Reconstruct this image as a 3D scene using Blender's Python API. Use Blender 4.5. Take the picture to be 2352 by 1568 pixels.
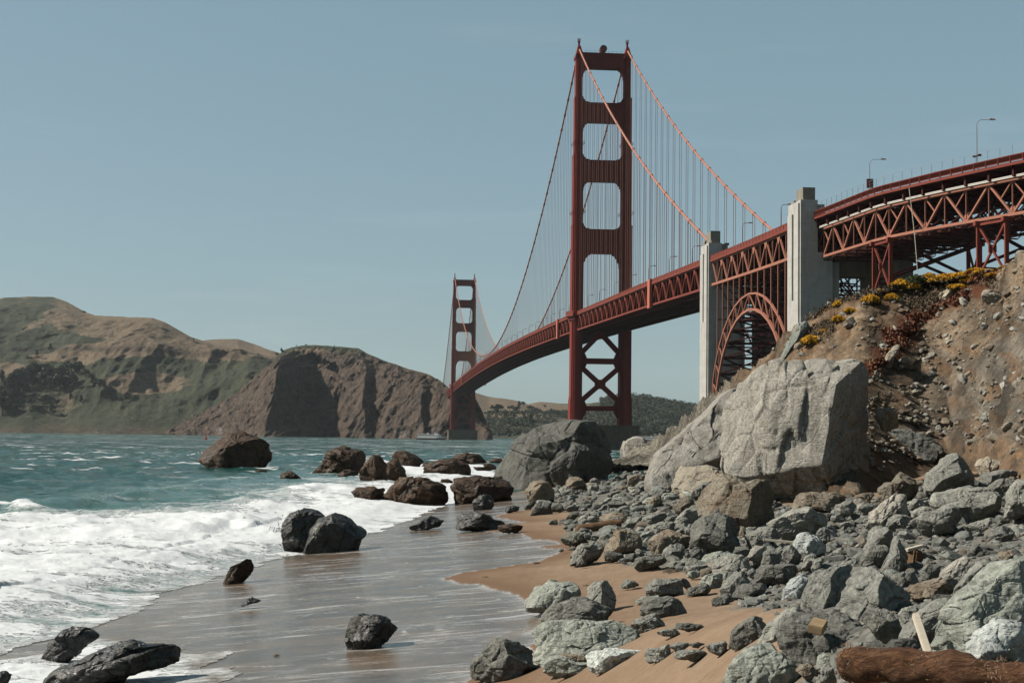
import bpy, bmesh, math, random
import numpy as np
from mathutils import Matrix, Vector
for o in list(bpy.data.objects): bpy.data.objects.remove(o)
S = bpy.context.scene; COL = S.collection

# ---------------------------------------------------------------- camera, sky, sun, exposure
F, PITCH, ROLL, H = 3529.0, 0.0607482, 0.0126376, 7.33      # focal length (in widths of 2352), tilt, eye height above the water
cp, sp, cr, sr = math.cos(PITCH), math.sin(PITCH), math.cos(ROLL), math.sin(ROLL)
cam = bpy.data.cameras.new('camera'); cam.sensor_width = 36; cam.lens = F / 2352 * 36
cam.clip_start = 0.5; cam.clip_end = 40000
co = bpy.data.objects.new('camera', cam); COL.objects.link(co)
Rv = Vector((cr, -sp * sr, cp * sr)); Uv = Vector((-sr, -sp * cr, cp * cr)); Fv = Vector((0, cp, sp))
M3 = Matrix((Rv, Uv, -Fv)).transposed()
co.matrix_world = Matrix.Translation((0, 0, H)) @ M3.to_4x4()
S.camera = co
SUN_EL, SUN_AZ = math.radians(41), math.radians(2)         # height; how far the sun stands beyond square-left
L = Vector((-math.cos(SUN_EL) * math.cos(SUN_AZ), math.cos(SUN_EL) * math.sin(SUN_AZ), math.sin(SUN_EL)))
sun = bpy.data.lights.new('sun', 'SUN'); sun.energy = 5.0; sun.angle = math.radians(.53); sun.color = (1, .935, .83)
so = bpy.data.objects.new('sun', sun); COL.objects.link(so)
so.rotation_euler = (-L).to_track_quat('-Z', 'Y').to_euler()
wd = bpy.data.worlds.new('World'); S.world = wd; wd.use_nodes = True
wt = wd.node_tree; wt.nodes.clear()
sky = wt.nodes.new('ShaderNodeTexSky'); sky.sky_type = 'NISHITA'; sky.sun_disc = False
sky.sun_elevation = SUN_EL; sky.sun_rotation = math.atan2(L.x, L.y); sky.altitude = 0
sky.air_density = 1.0; sky.dust_density = .7; sky.ozone_density = 1.0
hs = wt.nodes.new('ShaderNodeHueSaturation'); hs.inputs['Saturation'].default_value = .70; hs.inputs['Value'].default_value = 1
bgn = wt.nodes.new('ShaderNodeBackground'); bgn.inputs[1].default_value = .052
wo = wt.nodes.new('ShaderNodeOutputWorld')
wt.links.new(sky.outputs[0], hs.inputs['Color']); tn = wt.nodes.new('ShaderNodeMix'); tn.data_type = 'RGBA'; tn.blend_type = 'MULTIPLY'; tn.inputs[0].default_value = 1; tn.inputs[7].default_value = (.455, .455, .455, 1)
ad = wt.nodes.new('ShaderNodeMix'); ad.data_type = 'RGBA'; ad.blend_type = 'ADD'; ad.inputs[0].default_value = 1; ad.inputs[7].default_value = (1.06, 1.96, 2.27, 1)      # flat blue-green tint added over the whole sky
cw = wt.nodes.new('ShaderNodeTexCoord'); cm = wt.nodes.new('ShaderNodeMapping'); cm.inputs['Scale'].default_value = (5, 5, 46); cm.inputs['Rotation'].default_value = (.05, .12, 0); cn = wt.nodes.new('ShaderNodeTexNoise'); cn.inputs['Scale'].default_value = 1.0; cn.inputs['Detail'].default_value = 7; cn.inputs['Roughness'].default_value = .62
cx_ = wt.nodes.new('ShaderNodeValToRGB'); cx_.color_ramp.elements[0].position = .56; cx_.color_ramp.elements[0].color = (0, 0, 0, 1); cx_.color_ramp.elements[1].position = .82; cx_.color_ramp.elements[1].color = (1.2, 1.1, 1.0, 1)
wt.links.new(cw.outputs['Generated'], cm.inputs[0]); wt.links.new(cm.outputs[0], cn.inputs['Vector']); wt.links.new(cn.outputs[0], cx_.inputs[0])      # faint cirrus
ci = wt.nodes.new('ShaderNodeMix'); ci.data_type = 'RGBA'; ci.blend_type = 'ADD'; ci.inputs[0].default_value = .35
dk = wt.nodes.new('ShaderNodeMix'); dk.data_type = 'RGBA'; dk.blend_type = 'DARKEN'; dk.inputs[0].default_value = 1; dk.inputs[7].default_value = (7.2, 8.0, 7.6, 1)      # caps the bright sky round the sun so shaded sides stay darker
wt.links.new(hs.outputs[0], dk.inputs[6]); wt.links.new(dk.outputs[2], tn.inputs[6]); wt.links.new(tn.outputs[2], ad.inputs[6]); wt.links.new(ad.outputs[2], ci.inputs[6]); wt.links.new(cx_.outputs[0], ci.inputs[7]); wt.links.new(ci.outputs[2], bgn.inputs[0]); wt.links.new(bgn.outputs[0], wo.inputs[0])
S.view_settings.view_transform = 'Standard'; S.view_settings.look = 'None'
S.view_settings.exposure = .88; S.view_settings.gamma = 1
S.cycles.max_bounces = 5; S.cycles.diffuse_bounces = 2; S.cycles.glossy_bounces = 2; S.cycles.transparent_max_bounces = 8

# ---------------------------------------------------------------- helpers
rnd = random.Random(4); rs = np.random.RandomState(4)
PERM = rs.permutation(256); PERM = np.concatenate([PERM, PERM]).astype(np.int32)
GR = rs.normal(size=(256, 3)); GR = (GR / np.linalg.norm(GR, axis=1)[:, None]).astype(np.float32)
def pn(P):
    P = np.asarray(P, np.float32); i = np.floor(P).astype(np.int32); f = P - i
    u = f * f * f * (f * (f * 6 - 15) + 10); out = 0
    for a in (0, 1):
        wa = u[:, 0] if a else 1 - u[:, 0]; ha = PERM[(i[:, 0] + a) & 255]
        for b in (0, 1):
            wb = wa * (u[:, 1] if b else 1 - u[:, 1]); hb = PERM[ha + ((i[:, 1] + b) & 255)]
            for c in (0, 1):
                g = GR[PERM[hb + ((i[:, 2] + c) & 255)]]
                dt = g[:, 0] * (f[:, 0] - a) + g[:, 1] * (f[:, 1] - b) + g[:, 2] * (f[:, 2] - c)
                out = out + wb * (u[:, 2] if c else 1 - u[:, 2]) * dt
    return out * 1.5
def fbm(P, n=4, lac=2.03, gain=.5):
    P = np.asarray(P, np.float32); a, o = 1., 0
    for k in range(n): o = o + a * pn(P + 17.3 * k); P = P * lac; a *= gain
    return o
def ridg(P, n=4, lac=2.1, gain=.5):
    P = np.asarray(P, np.float32); a, o = 1., 0
    for k in range(n): o = o + a * (1 - 2 * np.abs(pn(P + 9.7 * k))); P = P * lac; a *= gain
    return o
def pn2(x, y, s=0): return pn(np.stack([x, y, np.full_like(x, s)], 1))
def fbm2(x, y, n=4, s=0.): return fbm(np.stack([x, y, np.full_like(x, s)], 1), n)
def smooth(a, b, x): t = np.clip((x - a) / (b - a), 0, 1); return t * t * (3 - 2 * t)

def ray(x, y):
    a = np.asarray(x, float) - 1176; b = 784 - np.asarray(y, float)
    u = (a * cr - b * sr) / F; v = (a * sr + b * cr) / F
    Y = cp - sp * v; return u / Y, (sp + cp * v) / Y
def P3(x, y, d): rx, rz = ray(x, y); return np.array([rx * d, d, H + rz * d])

def mesh(name, V, Fc, mat, parent=None, smooth_=True, attrs=None, mi=None):
    V = np.asarray(V, np.float32); me = bpy.data.meshes.new(name)
    me.vertices.add(len(V)); me.vertices.foreach_set('co', V.ravel())
    if isinstance(Fc, np.ndarray):
        n, k = Fc.shape; idx = Fc.ravel().astype(np.int32); st = np.arange(0, n * k, k, dtype=np.int32)
    else:
        ln = np.array([len(f) for f in Fc], np.int32); n = len(Fc)
        idx = np.array([i for f in Fc for i in f], np.int32); st = np.concatenate([[0], np.cumsum(ln)[:-1]]).astype(np.int32)
    me.loops.add(len(idx)); me.loops.foreach_set('vertex_index', idx)
    me.polygons.add(n); me.polygons.foreach_set('loop_start', st)
    me.polygons.foreach_set('use_smooth', np.full(n, bool(smooth_)))
    for m in (mat if isinstance(mat, (list, tuple)) else [mat]): me.materials.append(m)
    if mi is not None: me.polygons.foreach_set('material_index', np.asarray(mi, np.int32))
    for k, a in (attrs or {}).items():
        at = me.attributes.new(k, 'FLOAT', 'POINT'); at.data.foreach_set('value', np.asarray(a, np.float32))
    me.update(calc_edges=True); me.validate()
    o = bpy.data.objects.new(name, me); COL.objects.link(o)
    if parent: o.parent = parent
    return o
def tag(o, label=None, cat=None, group=None, kind=None):
    if label: o['label'] = label
    if cat: o['category'] = cat
    if group: o['group'] = group
    if kind: o['kind'] = kind
    return o
def empty(name, loc=(0, 0, 0), rz=0, parent=None):
    o = bpy.data.objects.new(name, None); COL.objects.link(o); o.location = loc; o.rotation_euler = (0, 0, rz); o.empty_display_size = .5
    if parent: o.parent = parent
    return o
def copy_tree(o, parent=None):
    c = o.copy(); COL.objects.link(c); c.parent = parent
    for ch in list(o.children): copy_tree(ch, c)
    return c
def gridfaces(r, c):
    i = np.arange((r - 1) * (c - 1)); a = (i // (c - 1)) * c + i % (c - 1)
    return np.stack([a, a + 1, a + c + 1, a + c], 1)

class MB:
    """collects beams, boxes, prisms and tubes into one mesh"""
    def __init__(s): s.v = []; s.f = []; s.n = 0
    def add(s, V, Fc):
        s.v.extend([tuple(map(float, p)) for p in V]); s.f.extend([tuple(i + s.n for i in f) for f in Fc]); s.n += len(V); return s
    def box(s, x0, x1, y0, y1, z0, z1):
        return s.add([(x0, y0, z0), (x1, y0, z0), (x1, y1, z0), (x0, y1, z0), (x0, y0, z1), (x1, y0, z1), (x1, y1, z1), (x0, y1, z1)],
                     [(0, 3, 2, 1), (4, 5, 6, 7), (0, 1, 5, 4), (1, 2, 6, 5), (2, 3, 7, 6), (3, 0, 4, 7)])
    def beam(s, p, q, w, h=None, up=(0, 0, 1)):
        h = h or w; p = np.array(p, float); q = np.array(q, float); t = q - p; ln = np.linalg.norm(t)
        if ln < 1e-6: return s
        t /= ln; up = np.array(up, float)
        if abs(t @ up) > .98: up = np.array((0, 1., 0)) if abs(t[1]) < .9 else np.array((1., 0, 0))
        a = np.cross(t, up); a /= np.linalg.norm(a); b = np.cross(a, t)
        V = [c + a * i * w / 2 + b * j * h / 2 for c in (p, q) for i, j in ((-1, -1), (1, -1), (1, 1), (-1, 1))]
        return s.add(V, [(0, 1, 2, 3), (7, 6, 5, 4), (0, 4, 5, 1), (1, 5, 6, 2), (2, 6, 7, 3), (3, 7, 4, 0)])
    def tube(s, pts, r, n=6, cap=True):
        pts = np.array(pts, float); N = len(pts); R = np.full(N, r) if np.isscalar(r) else np.array(r); V = []
        for k in range(N):
            t = pts[min(k + 1, N - 1)] - pts[max(k - 1, 0)]; t /= np.linalg.norm(t) + 1e-9
            up = np.array((0, 0, 1.)) if abs(t[2]) < .9 else np.array((1., 0, 0))
            a = np.cross(t, up); a /= np.linalg.norm(a); b = np.cross(a, t)
            V += [pts[k] + R[k] * (math.cos(2 * math.pi * j / n) * a + math.sin(2 * math.pi * j / n) * b) for j in range(n)]
        Fc = [(k * n + j, k * n + (j + 1) % n, (k + 1) * n + (j + 1) % n, (k + 1) * n + j) for k in range(N - 1) for j in range(n)]
        if cap: Fc += [tuple(range(n))[::-1], tuple((N - 1) * n + j for j in range(n))]
        return s.add(V, Fc)
    def prism(s, poly, z0, z1, taper=1):
        n = len(poly); V = [(x, y, z0) for x, y in poly] + [(x * taper, y * taper, z1) for x, y in poly]
        return s.add(V, [tuple(range(n))[::-1], tuple(range(n, 2 * n))] + [(i, (i + 1) % n, n + (i + 1) % n, n + i) for i in range(n)])
    def slab_xz(s, poly, y0, y1):
        n = len(poly); V = [(x, y0, z) for x, z in poly] + [(x, y1, z) for x, z in poly]
        return s.add(V, [tuple(range(n)), tuple(range(n, 2 * n))[::-1]] + [(i, n + i, n + (i + 1) % n, (i + 1) % n) for i in range(n)])
    def build(s, name, mat, parent=None, sm=False):
        o = mesh(name, s.v, s.f, mat, parent, smooth_=sm)
        bm = bmesh.new(); bm.from_mesh(o.data); bmesh.ops.recalc_face_normals(bm, faces=bm.faces); bm.to_mesh(o.data); bm.free()
        return o

# ---------------------------------------------------------------- materials
AK = .57                                                  # all surface colours are given for exposure 0; real ones are this much darker
class NG:
    def __init__(s, name, rough=.8, spec=.3):
        s.m = bpy.data.materials.new(name); s.m.use_nodes = True; s.t = s.m.node_tree
        s.b = s.t.nodes['Principled BSDF']; s.b.inputs['Roughness'].default_value = rough; s.b.inputs['Specular IOR Level'].default_value = spec
        s.tc = s.t.nodes.new('ShaderNodeTexCoord')
    def L(s, a, b): s.t.links.new(a, b); return s
    def map(s, scale=(1, 1, 1), rot=(0, 0, 0), src='Object'):
        n = s.t.nodes.new('ShaderNodeMapping'); n.inputs['Scale'].default_value = scale; n.inputs['Rotation'].default_value = rot
        s.L(s.tc.outputs[src], n.inputs[0]); return n.outputs[0]
    def noise(s, vec, scale, detail=5, rough=.55, dist=0):
        n = s.t.nodes.new('ShaderNodeTexNoise'); n.inputs['Scale'].default_value = scale; n.inputs['Detail'].default_value = detail
        n.inputs['Roughness'].default_value = rough; n.inputs['Distortion'].default_value = dist; s.L(vec, n.inputs['Vector']); return n.outputs[0]
    def vor(s, vec, scale, feature='F1', out=0):
        n = s.t.nodes.new('ShaderNodeTexVoronoi'); n.feature = feature; n.inputs['Scale'].default_value = scale; s.L(vec, n.inputs['Vector']); return n.outputs[out]
    def ramp(s, fac, stops):
        n = s.t.nodes.new('ShaderNodeValToRGB'); e = n.color_ramp.elements
        while len(e) < len(stops): e.new(.5)
        for k, (p, c) in enumerate(stops):
            e[k].position = p; e[k].color = (c, c, c, 1) if np.isscalar(c) else (*c, 1)
        s.L(fac, n.inputs[0]); return n.outputs[0]
    def mix(s, fac, a, b, mode='MIX'):
        n = s.t.nodes.new('ShaderNodeMix'); n.data_type = 'RGBA'; n.blend_type = mode
        for v, i in ((fac, 0), (a, 6), (b, 7)):
            if hasattr(v, 'is_linked'): s.L(v, n.inputs[i])
            else: n.inputs[i].default_value = v if np.isscalar(v) else (*v, 1)
        return n.outputs[2]
    def math(s, op, a, b=0, clamp=False):
        n = s.t.nodes.new('ShaderNodeMath'); n.operation = op; n.use_clamp = clamp
        for v, i in ((a, 0), (b, 1)):
            if hasattr(v, 'is_linked'): s.L(v, n.inputs[i])
            else: n.inputs[i].default_value = v
        return n.outputs[0]
    def attr(s, name):
        n = s.t.nodes.new('ShaderNodeAttribute'); n.attribute_name = name; return n.outputs['Fac']
    def rand(s): return s.t.nodes.new('ShaderNodeObjectInfo').outputs['Random']
    def bump(s, h, strength=.5, dist=.1, prev=None):
        n = s.t.nodes.new('ShaderNodeBump'); n.inputs['Strength'].default_value = strength; n.inputs['Distance'].default_value = dist
        s.L(h, n.inputs['Height'])
        if prev is not None: s.L(prev, n.inputs['Normal'])
        return n.outputs[0]
    def out(s, col=None, nrm=None, rough=None):
        if col is not None:
            if hasattr(col, 'is_linked'): col = s.mix(1., col, (AK, AK, AK), 'MULTIPLY')
            else: col = tuple(x * AK for x in col)
            if hasattr(col, 'is_linked'): s.L(col, s.b.inputs['Base Color'])
            else: s.b.inputs['Base Color'].default_value = (*col, 1)
        if nrm is not None: s.L(nrm, s.b.inputs['Normal'])
        if rough is not None: s.L(rough, s.b.inputs['Roughness'])
        return s.m

RK = 1.2
def rock_mat(name, c1, c2, c3, rough=.85, spec=.25, stain=0., vein=.0, moss=None, ts=1., gloss=None):
    c1, c2, c3 = [tuple(x * RK for x in c) for c in (c1, c2, c3)]
    g = NG(name, rough, spec); v = g.map()
    big = g.noise(v, .55 * ts, 4, .6, .6); med = g.noise(v, 2.2 * ts, 7, .62, .4); fine = g.noise(v, 11 * ts, 6, .65)
    r = g.rand()
    c = g.mix(g.ramp(big, [(.38, 0.), (.62, 1.)]), c1, c2)
    c = g.mix(g.ramp(med, [(.45, 0.), (.7, .75)]), c, c3)
    c = g.mix(.7, c, g.ramp(fine, [(.32, .2), (.68, .9)]), 'OVERLAY')
    tone = g.ramp(r, [(0, (.78, .78, .78)), (.5, (1, .99, .96)), (1, (1.22, 1.2, 1.15))])
    c = g.mix(1., c, tone, 'MULTIPLY')
    strat = g.noise(g.map((1, 1, 5), (.5, .7, .3)), 1.6 * ts, 5, .6, .8)
    if vein:
        vv = g.ramp(g.noise(g.map((1, 1, 3.5), (.5, .7, .3)), 1.1 * ts, 6, .7, 1.4), [(.60, 0.), (.66, vein)])
        c = g.mix(vv, c, (.62, .62, .58))
        sp_ = g.ramp(g.noise(v, 7 * ts, 3, .5), [(.68, 0.), (.74, .55)]); c = g.mix(sp_, c, (.52, .52, .48))
    if stain:
        sn = g.ramp(g.noise(g.map((1, 1, .16)), .9, 6, .7, .4), [(.52, 0.), (.68, stain)]); c = g.mix(sn, c, (.085, .078, .06))
        oc = g.ramp(g.noise(v, .6, 6, .7), [(.60, 0.), (.72, .5)]); c = g.mix(oc, c, (.24, .17, .10))
    if moss:
        mm = g.ramp(g.noise(v, 1.4 * ts, 5, .6), [(.5, 0.), (.6, .85)]); c = g.mix(mm, c, moss)
    crack = g.vor(g.mix(.25, v, g.noise(v, 1.6 * ts, 4, .6), 'ADD'), 1.1 * ts, 'DISTANCE_TO_EDGE')
    b = g.bump(g.ramp(crack, [(0, 0.), (.05, 1.)]), .35, .06)
    b = g.bump(strat, .7, .10, b); b = g.bump(med, .6, .14, b); b = g.bump(fine, .7, .035, b)
    rg = None
    if gloss: rg = g.ramp(g.noise(v, 3 * ts, 4, .6), [(.35, gloss[0]), (.65, gloss[1])])
    return g.out(c, b, rg)
ROCK = dict(
    slate=rock_mat('slate_boulder', (.062, .062, .055), (.095, .095, .085), (.13, .127, .112), stain=.4),
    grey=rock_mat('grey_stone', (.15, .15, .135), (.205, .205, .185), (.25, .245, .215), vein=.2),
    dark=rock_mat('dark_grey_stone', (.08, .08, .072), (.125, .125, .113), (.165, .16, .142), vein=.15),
    pale=rock_mat('pale_stone', (.222, .208, .184), (.285, .268, .24), (.18, .168, .148), ts=.7, stain=.75),
    tan=rock_mat('tan_stone', (.25, .215, .17), (.31, .27, .21), (.21, .20, .17)),
    brown=rock_mat('brown_stone', (.135, .10, .07), (.18, .155, .12), (.20, .19, .155), stain=.5),
    wet=rock_mat('wet_brown_stone', (.018, .011, .007), (.050, .027, .013), (.10, .054, .025), rough=.6, spec=.2, gloss=(.4, .85)),
    black=rock_mat('wet_black_stone', (.006, .0055, .005), (.011, .010, .008), (.019, .015, .010), spec=.5, gloss=(.28, .75), moss=(.02, .020, .007)),
    moss=rock_mat('mossy_stone', (.10, .10, .085), (.15, .15, .125), (.19, .18, .15), moss=(.085, .078, .02)),
    green=rock_mat('green_grey_stone', (.16, .172, .152), (.215, .228, .203), (.25, .258, .23), vein=.2),
    white=rock_mat('white_veined_stone', (.30, .32, .31), (.42, .44, .43), (.22, .23, .22), vein=1.),
)
def steel(name, c, v=.10, rough=.7):
    g = NG(name, rough, .12); n = g.noise(g.map(), .25, 6, .6); n2 = g.noise(g.map((1, 1, .25)), 1.6, 4, .6)
    c0 = g.mix(g.ramp(n, [(.3, 0.), (.7, 1.)]), tuple(x * (1 - v) for x in c), tuple(min(1, x * (1 + v)) for x in c))
    c0 = g.mix(g.ramp(n2, [(.62, 0.), (.8, .35)]), c0, tuple(x * .5 for x in c))
    return g.out(c0)
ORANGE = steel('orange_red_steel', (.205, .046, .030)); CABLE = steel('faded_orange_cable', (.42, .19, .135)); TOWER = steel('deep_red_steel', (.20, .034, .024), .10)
ARCH = steel('pale_orange_steel', (.37, .155, .105)); DARK = steel('shaded_red_steel', (.075, .02, .016))  # DARK: shade inside and under the decks put into the steel colour
g = NG('concrete', .9, .2); v = g.map(); n = g.noise(v, .35, 7, .65); st = g.noise(g.map((1, 1, .12)), .9, 6, .65)
c = g.mix(g.ramp(n, [(.35, 0.), (.65, 1.)]), (.41, .395, .365), (.515, .495, .46)); c = g.mix(g.ramp(st, [(.5, 0.), (.75, .55)]), c, (.24, .225, .195))
sep = g.t.nodes.new('ShaderNodeSeparateXYZ'); g.L(g.tc.outputs['Object'], sep.inputs[0])
jt = g.math('LESS_THAN', g.math('FRACT', g.math('MULTIPLY', sep.outputs[2], .22)), .03)
c = g.mix(g.math('MULTIPLY', jt, .35), c, (.24, .225, .2)); CONC = g.out(c, g.bump(n, .3, .1))
g = NG('weathered_shaded_concrete', .9, .2); n = g.noise(g.map((1, 1, .4)), .5, 7, .65)
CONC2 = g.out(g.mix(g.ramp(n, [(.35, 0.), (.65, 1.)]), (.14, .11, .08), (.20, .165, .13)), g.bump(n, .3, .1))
def plain(name, c, rough=.6, v=.12, sc=6, spec=.3, bump=.2):
    g = NG(name, rough, spec); n = g.noise(g.map(), sc, 5, .6)
    return g.out(g.mix(g.ramp(n, [(.3, 0.), (.7, 1.)]), tuple(x * (1 - v) for x in c), tuple(min(1, x * (1 + v)) for x in c)), g.bump(n, bump, .02))
ASPH = plain('asphalt', (.06, .06, .06)); WHITE = plain('white_paint', (.78, .78, .76)); HULL = plain('red_brown_hull_paint', (.20, .05, .045))
GLASS = plain('dark_window_glass', (.03, .04, .05), .15); BUOY = plain('red_buoy_paint', (.42, .05, .035)); PIPE = plain('pale_pipe_paint', (.62, .58, .52))
GREYM = plain('grey_metal', (.30, .31, .31)); LAMPH = plain('dark_lamp_metal', (.16, .04, .03)); ROPE = plain('pale_rope', (.62, .56, .46))

CROWN = plain('weathered_pylon_top', (.25, .225, .185), .9, .2, .6, .2)

# ---------------------------------------------------------------- the beach, the sea
K = 1.128
def zg(x, y):
    x = np.asarray(x, float) / K; d = np.asarray(y, float) / K
    s = x + 15.5 - .0757 * np.minimum(d, 230)
    z = .09 * np.minimum(s, 12) + .15 * np.clip(s - 12, 0, 60)
    z = z + 3.1 * (1 - smooth(8, 46, d)) * smooth(-1, 4, x)
    return np.maximum(z, -2.5) * K
DD = np.geomspace(8, 420, 1500)
def ground_d(px, py):
    rx, rz = ray(px, py); e = H + rz * DD - np.maximum(zg(rx * DD, DD), 0)
    i = np.argmax(e < 0) if (e < 0).any() else len(DD) - 1
    return float(DD[i])
def lay(pts): return np.array([(lambda d: (float(ray(*p)[0]) * d, d))(ground_d(*p)) for p in pts])
def sdist(x, y, poly):
    n = len(poly); inside = np.zeros(x.shape, bool); D = np.full(x.shape, 1e9)
    for i in range(n):
        (x0, y0), (x1, y1) = poly[i], poly[(i + 1) % n]
        cnd = (y0 > y) != (y1 > y)
        if y1 != y0: inside ^= cnd & (x < (x1 - x0) * (y - y0) / (y1 - y0) + x0)
        dx, dy = x1 - x0, y1 - y0; t = np.clip(((x - x0) * dx + (y - y0) * dy) / (dx * dx + dy * dy + 1e-9), 0, 1)
        D = np.minimum(D, np.hypot(x - x0 - t * dx, y - y0 - t * dy))
    return np.where(inside, D, -D)
def pdist(x, y, line):
    D = np.full(x.shape, 1e9)
    for (x0, y0), (x1, y1) in zip(line[:-1], line[1:]):
        dx, dy = x1 - x0, y1 - y0; t = np.clip(((x - x0) * dx + (y - y0) * dy) / (dx * dx + dy * dy + 1e-9), 0, 1)
        D = np.minimum(D, np.hypot(x - x0 - t * dx, y - y0 - t * dy))
    return D
WET = lay([(-700, 1700), (-400, 1200), (300, 1130), (900, 1120), (1130, 1118), (1200, 1128), (1245, 1136), (1215, 1150), (1228, 1158), (1232, 1168), (1180, 1176), (1135, 1186), (1160, 1191), (1212, 1198),
           (1165, 1203), (1095, 1210), (1130, 1219), (1200, 1226), (1215, 1236), (1290, 1243), (1292, 1252), (1252, 1252), (1240, 1256), (1293, 1262), (1285, 1272), (1230, 1290), (1165, 1302), (1080, 1312), (1016, 1328), (1060, 1337), (1112, 1345),
           (1160, 1358), (1198, 1373), (1222, 1395), (1245, 1420), (1240, 1450), (1225, 1480), (1240, 1512), (1200, 1538), (1110, 1550), (1085, 1572), (1075, 1640), (1050, 1800), (0, 2000)])
FOAM = lay([(-700, 1172), (0, 1171), (120, 1160), (250, 1150), (340, 1131), (500, 1115), (650, 1096), (760, 1084), (860, 1062), (1000, 1070), (1125, 1072), (1140, 1090), (1132, 1120), (1090, 1142), (1000, 1166), (950, 1192), (850, 1222),
            (820, 1252), (720, 1264), (640, 1270), (520, 1308), (420, 1336), (335, 1345), (368, 1372), (335, 1390), (250, 1408), (195, 1424), (150, 1445), (80, 1458), (0, 1470), (-300, 1560), (-700, 1760)])
FOAM2 = lay([(-400, 1520), (0, 1495), (90, 1482), (160, 1452), (240, 1452), (330, 1462), (400, 1485), (450, 1505), (520, 1500), (470, 1530), (560, 1540), (480, 1570), (380, 1600), (0, 1700), (-400, 1750)])

rows = 1 / np.linspace(1 / 330, 1 / 9.2, 760); cols = np.linspace(-.60, .60, 760)
Dg, Rg = np.meshgrid(rows, cols, indexing='ij'); bx, by = (Rg * Dg).ravel(), Dg.ravel()
bz = zg(bx, by); n0 = fbm2(bx / 3.1, by / 3.1, 4, 3.3)
wx = bx + .5 * pn2(bx / 2.2, by / 2.2, 1) + .16 * pn2(bx / .6, by / .6, 2); wy = by + .9 * pn2(bx / 2.2, by / 2.2, 5) + .25 * pn2(bx / .6, by / .6, 6)
dw = sdist(wx, wy, WET); wet = smooth(-.03, .10, dw); damp = np.where(dw > 0, 1, np.exp(np.minimum(dw, 0) / 2.6)); edge = np.where(dw > 0, np.exp(-np.maximum(dw, 0) / .30), 0)
bz = bz + (1 - wet) * (.045 * n0 + .02 * fbm2(bx / .5, by / .5, 2, 8)) * smooth(.3, 2.5, -dw) * 1.4 + .035 * (1 - wet)
FIELD = np.array([(1390, 1068), (1500, 1090), (1600, 1112), (1750, 1165), (2000, 1155), (2060, 1120), (2352, 1105), (2600, 1130), (2700, 1640), (1790, 1640), (1900, 1490), (1850, 1430), (1690, 1390), (1720, 1350), (1600, 1320), (1420, 1300), (1420, 1262), (1330, 1255), (1300, 1215), (1325, 1180), (1230, 1165), (1220, 1140), (1330, 1108)], float)
stony = smooth(-.3, .5, sdist(bx + .6 * pn2(bx / 1.7, by / 1.7, 11), by + .9 * pn2(bx / 1.7, by / 1.7, 12), lay(FIELD)))
g = NG('beach_sand', .95, .2)
v = g.map(); wetA, dampA, edgeA = g.attr('wet'), g.attr('damp'), g.attr('edge')
n1 = g.noise(v, .5, 5, .6); n2 = g.noise(v, 5, 6, .7); n3 = g.noise(v, 45, 3, .6)
dry = g.mix(g.ramp(n1, [(.35, 0.), (.65, 1.)]), (.22, .146, .092), (.27, .188, .123)); dry = g.mix(.35, dry, g.ramp(n2, [(.3, .3), (.7, .75)]), 'OVERLAY'); dry = g.mix(.3, dry, g.ramp(n3, [(.3, .2), (.7, .8)]), 'OVERLAY')
sp_ = g.ramp(g.noise(g.map((1, 2.2, 1)), 2.6, 4, .75), [(.66, 0.), (.70, .75)]); dry = g.mix(sp_, dry, (.14, .085, .045))
dmp = g.mix(g.ramp(n2, [(.3, 0.), (.7, 1.)]), (.15, .086, .047), (.185, .11, .063))
land = g.mix(g.ramp(dampA, [(.12, 0.), (.75, 1.)]), dry, dmp)
gv = g.mix(g.ramp(g.vor(v, 5), [(.1, 1.), (.5, 0.)]), (.115, .115, .103), (.25, .25, .228)); gv = g.mix(.6, gv, g.ramp(n2, [(.3, .25), (.7, .8)]), 'OVERLAY'); land = g.mix(g.math('MULTIPLY', g.attr('stony'), g.ramp(n1, [(.3, .75), (.6, 1.)])), land, gv)
wb = g.mix(g.ramp(n1, [(.42, 0.), (.6, 1.)]), (.125, .098, .075), (.19, .135, .09)); wb = g.mix(.5, wb, g.ramp(n3, [(.3, .3), (.7, .7)]), 'OVERLAY')
# thin lines of left-over foam on the wash
s1 = g.noise(g.map((.10, .34, 1), (0, 0, -.25)), 1, 5, .6, 1.2); s2 = g.noise(g.map((.26, 1.6, 1), (0, 0, -.2)), 1, 8, .74, .6); s3 = g.noise(g.map((1.3, 3.4, 1), (0, 0, -.15)), 2.4, 4, .65, .2)
band = g.ramp(s1, [(.48, 0.), (.56, .85), (.68, 1.)]); lace = g.ramp(s2, [(.50, 0.), (.60, 1.)]); dots = g.ramp(s3, [(.52, 0.), (.60, 1.)])
fm = g.math('MULTIPLY', band, g.math('MAXIMUM', g.math('MULTIPLY', lace, .8), g.math('MULTIPLY', dots, .45)))
line = g.ramp(g.noise(g.map((.055, .26, 1), (0, 0, -.22)), 1, 3, .5, 1.2), [(.488, 0.), (.498, 1.), (.502, 1.), (.512, 0.)])
line2 = g.ramp(g.noise(g.map((.09, .5, 1), (0, 0, -.18)), 1, 4, .55, .9), [(.60, 0.), (.607, .8), (.611, .8), (.62, 0.)]); line = g.math('MAXIMUM', line, line2)
fm = g.math('MAXIMUM', fm, g.math('MULTIPLY', line, g.math('ADD', g.math('MULTIPLY', lace, .7), .2)))
fm = g.math('MAXIMUM', g.math('MULTIPLY', fm, .70), g.math('MULTIPLY', edgeA, g.ramp(s3, [(.42, 0.), (.6, .9)])), True)
wcol = g.mix(fm, wb, (.72, .73, .74)); colr = g.mix(wetA, land, wcol)
wr = g.math('ADD', g.math('MULTIPLY', fm, .6), g.ramp(n2, [(.3, .07), (.7, .2)])); mr = g.mix(wetA, (.95,) * 3, wr)
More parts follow.
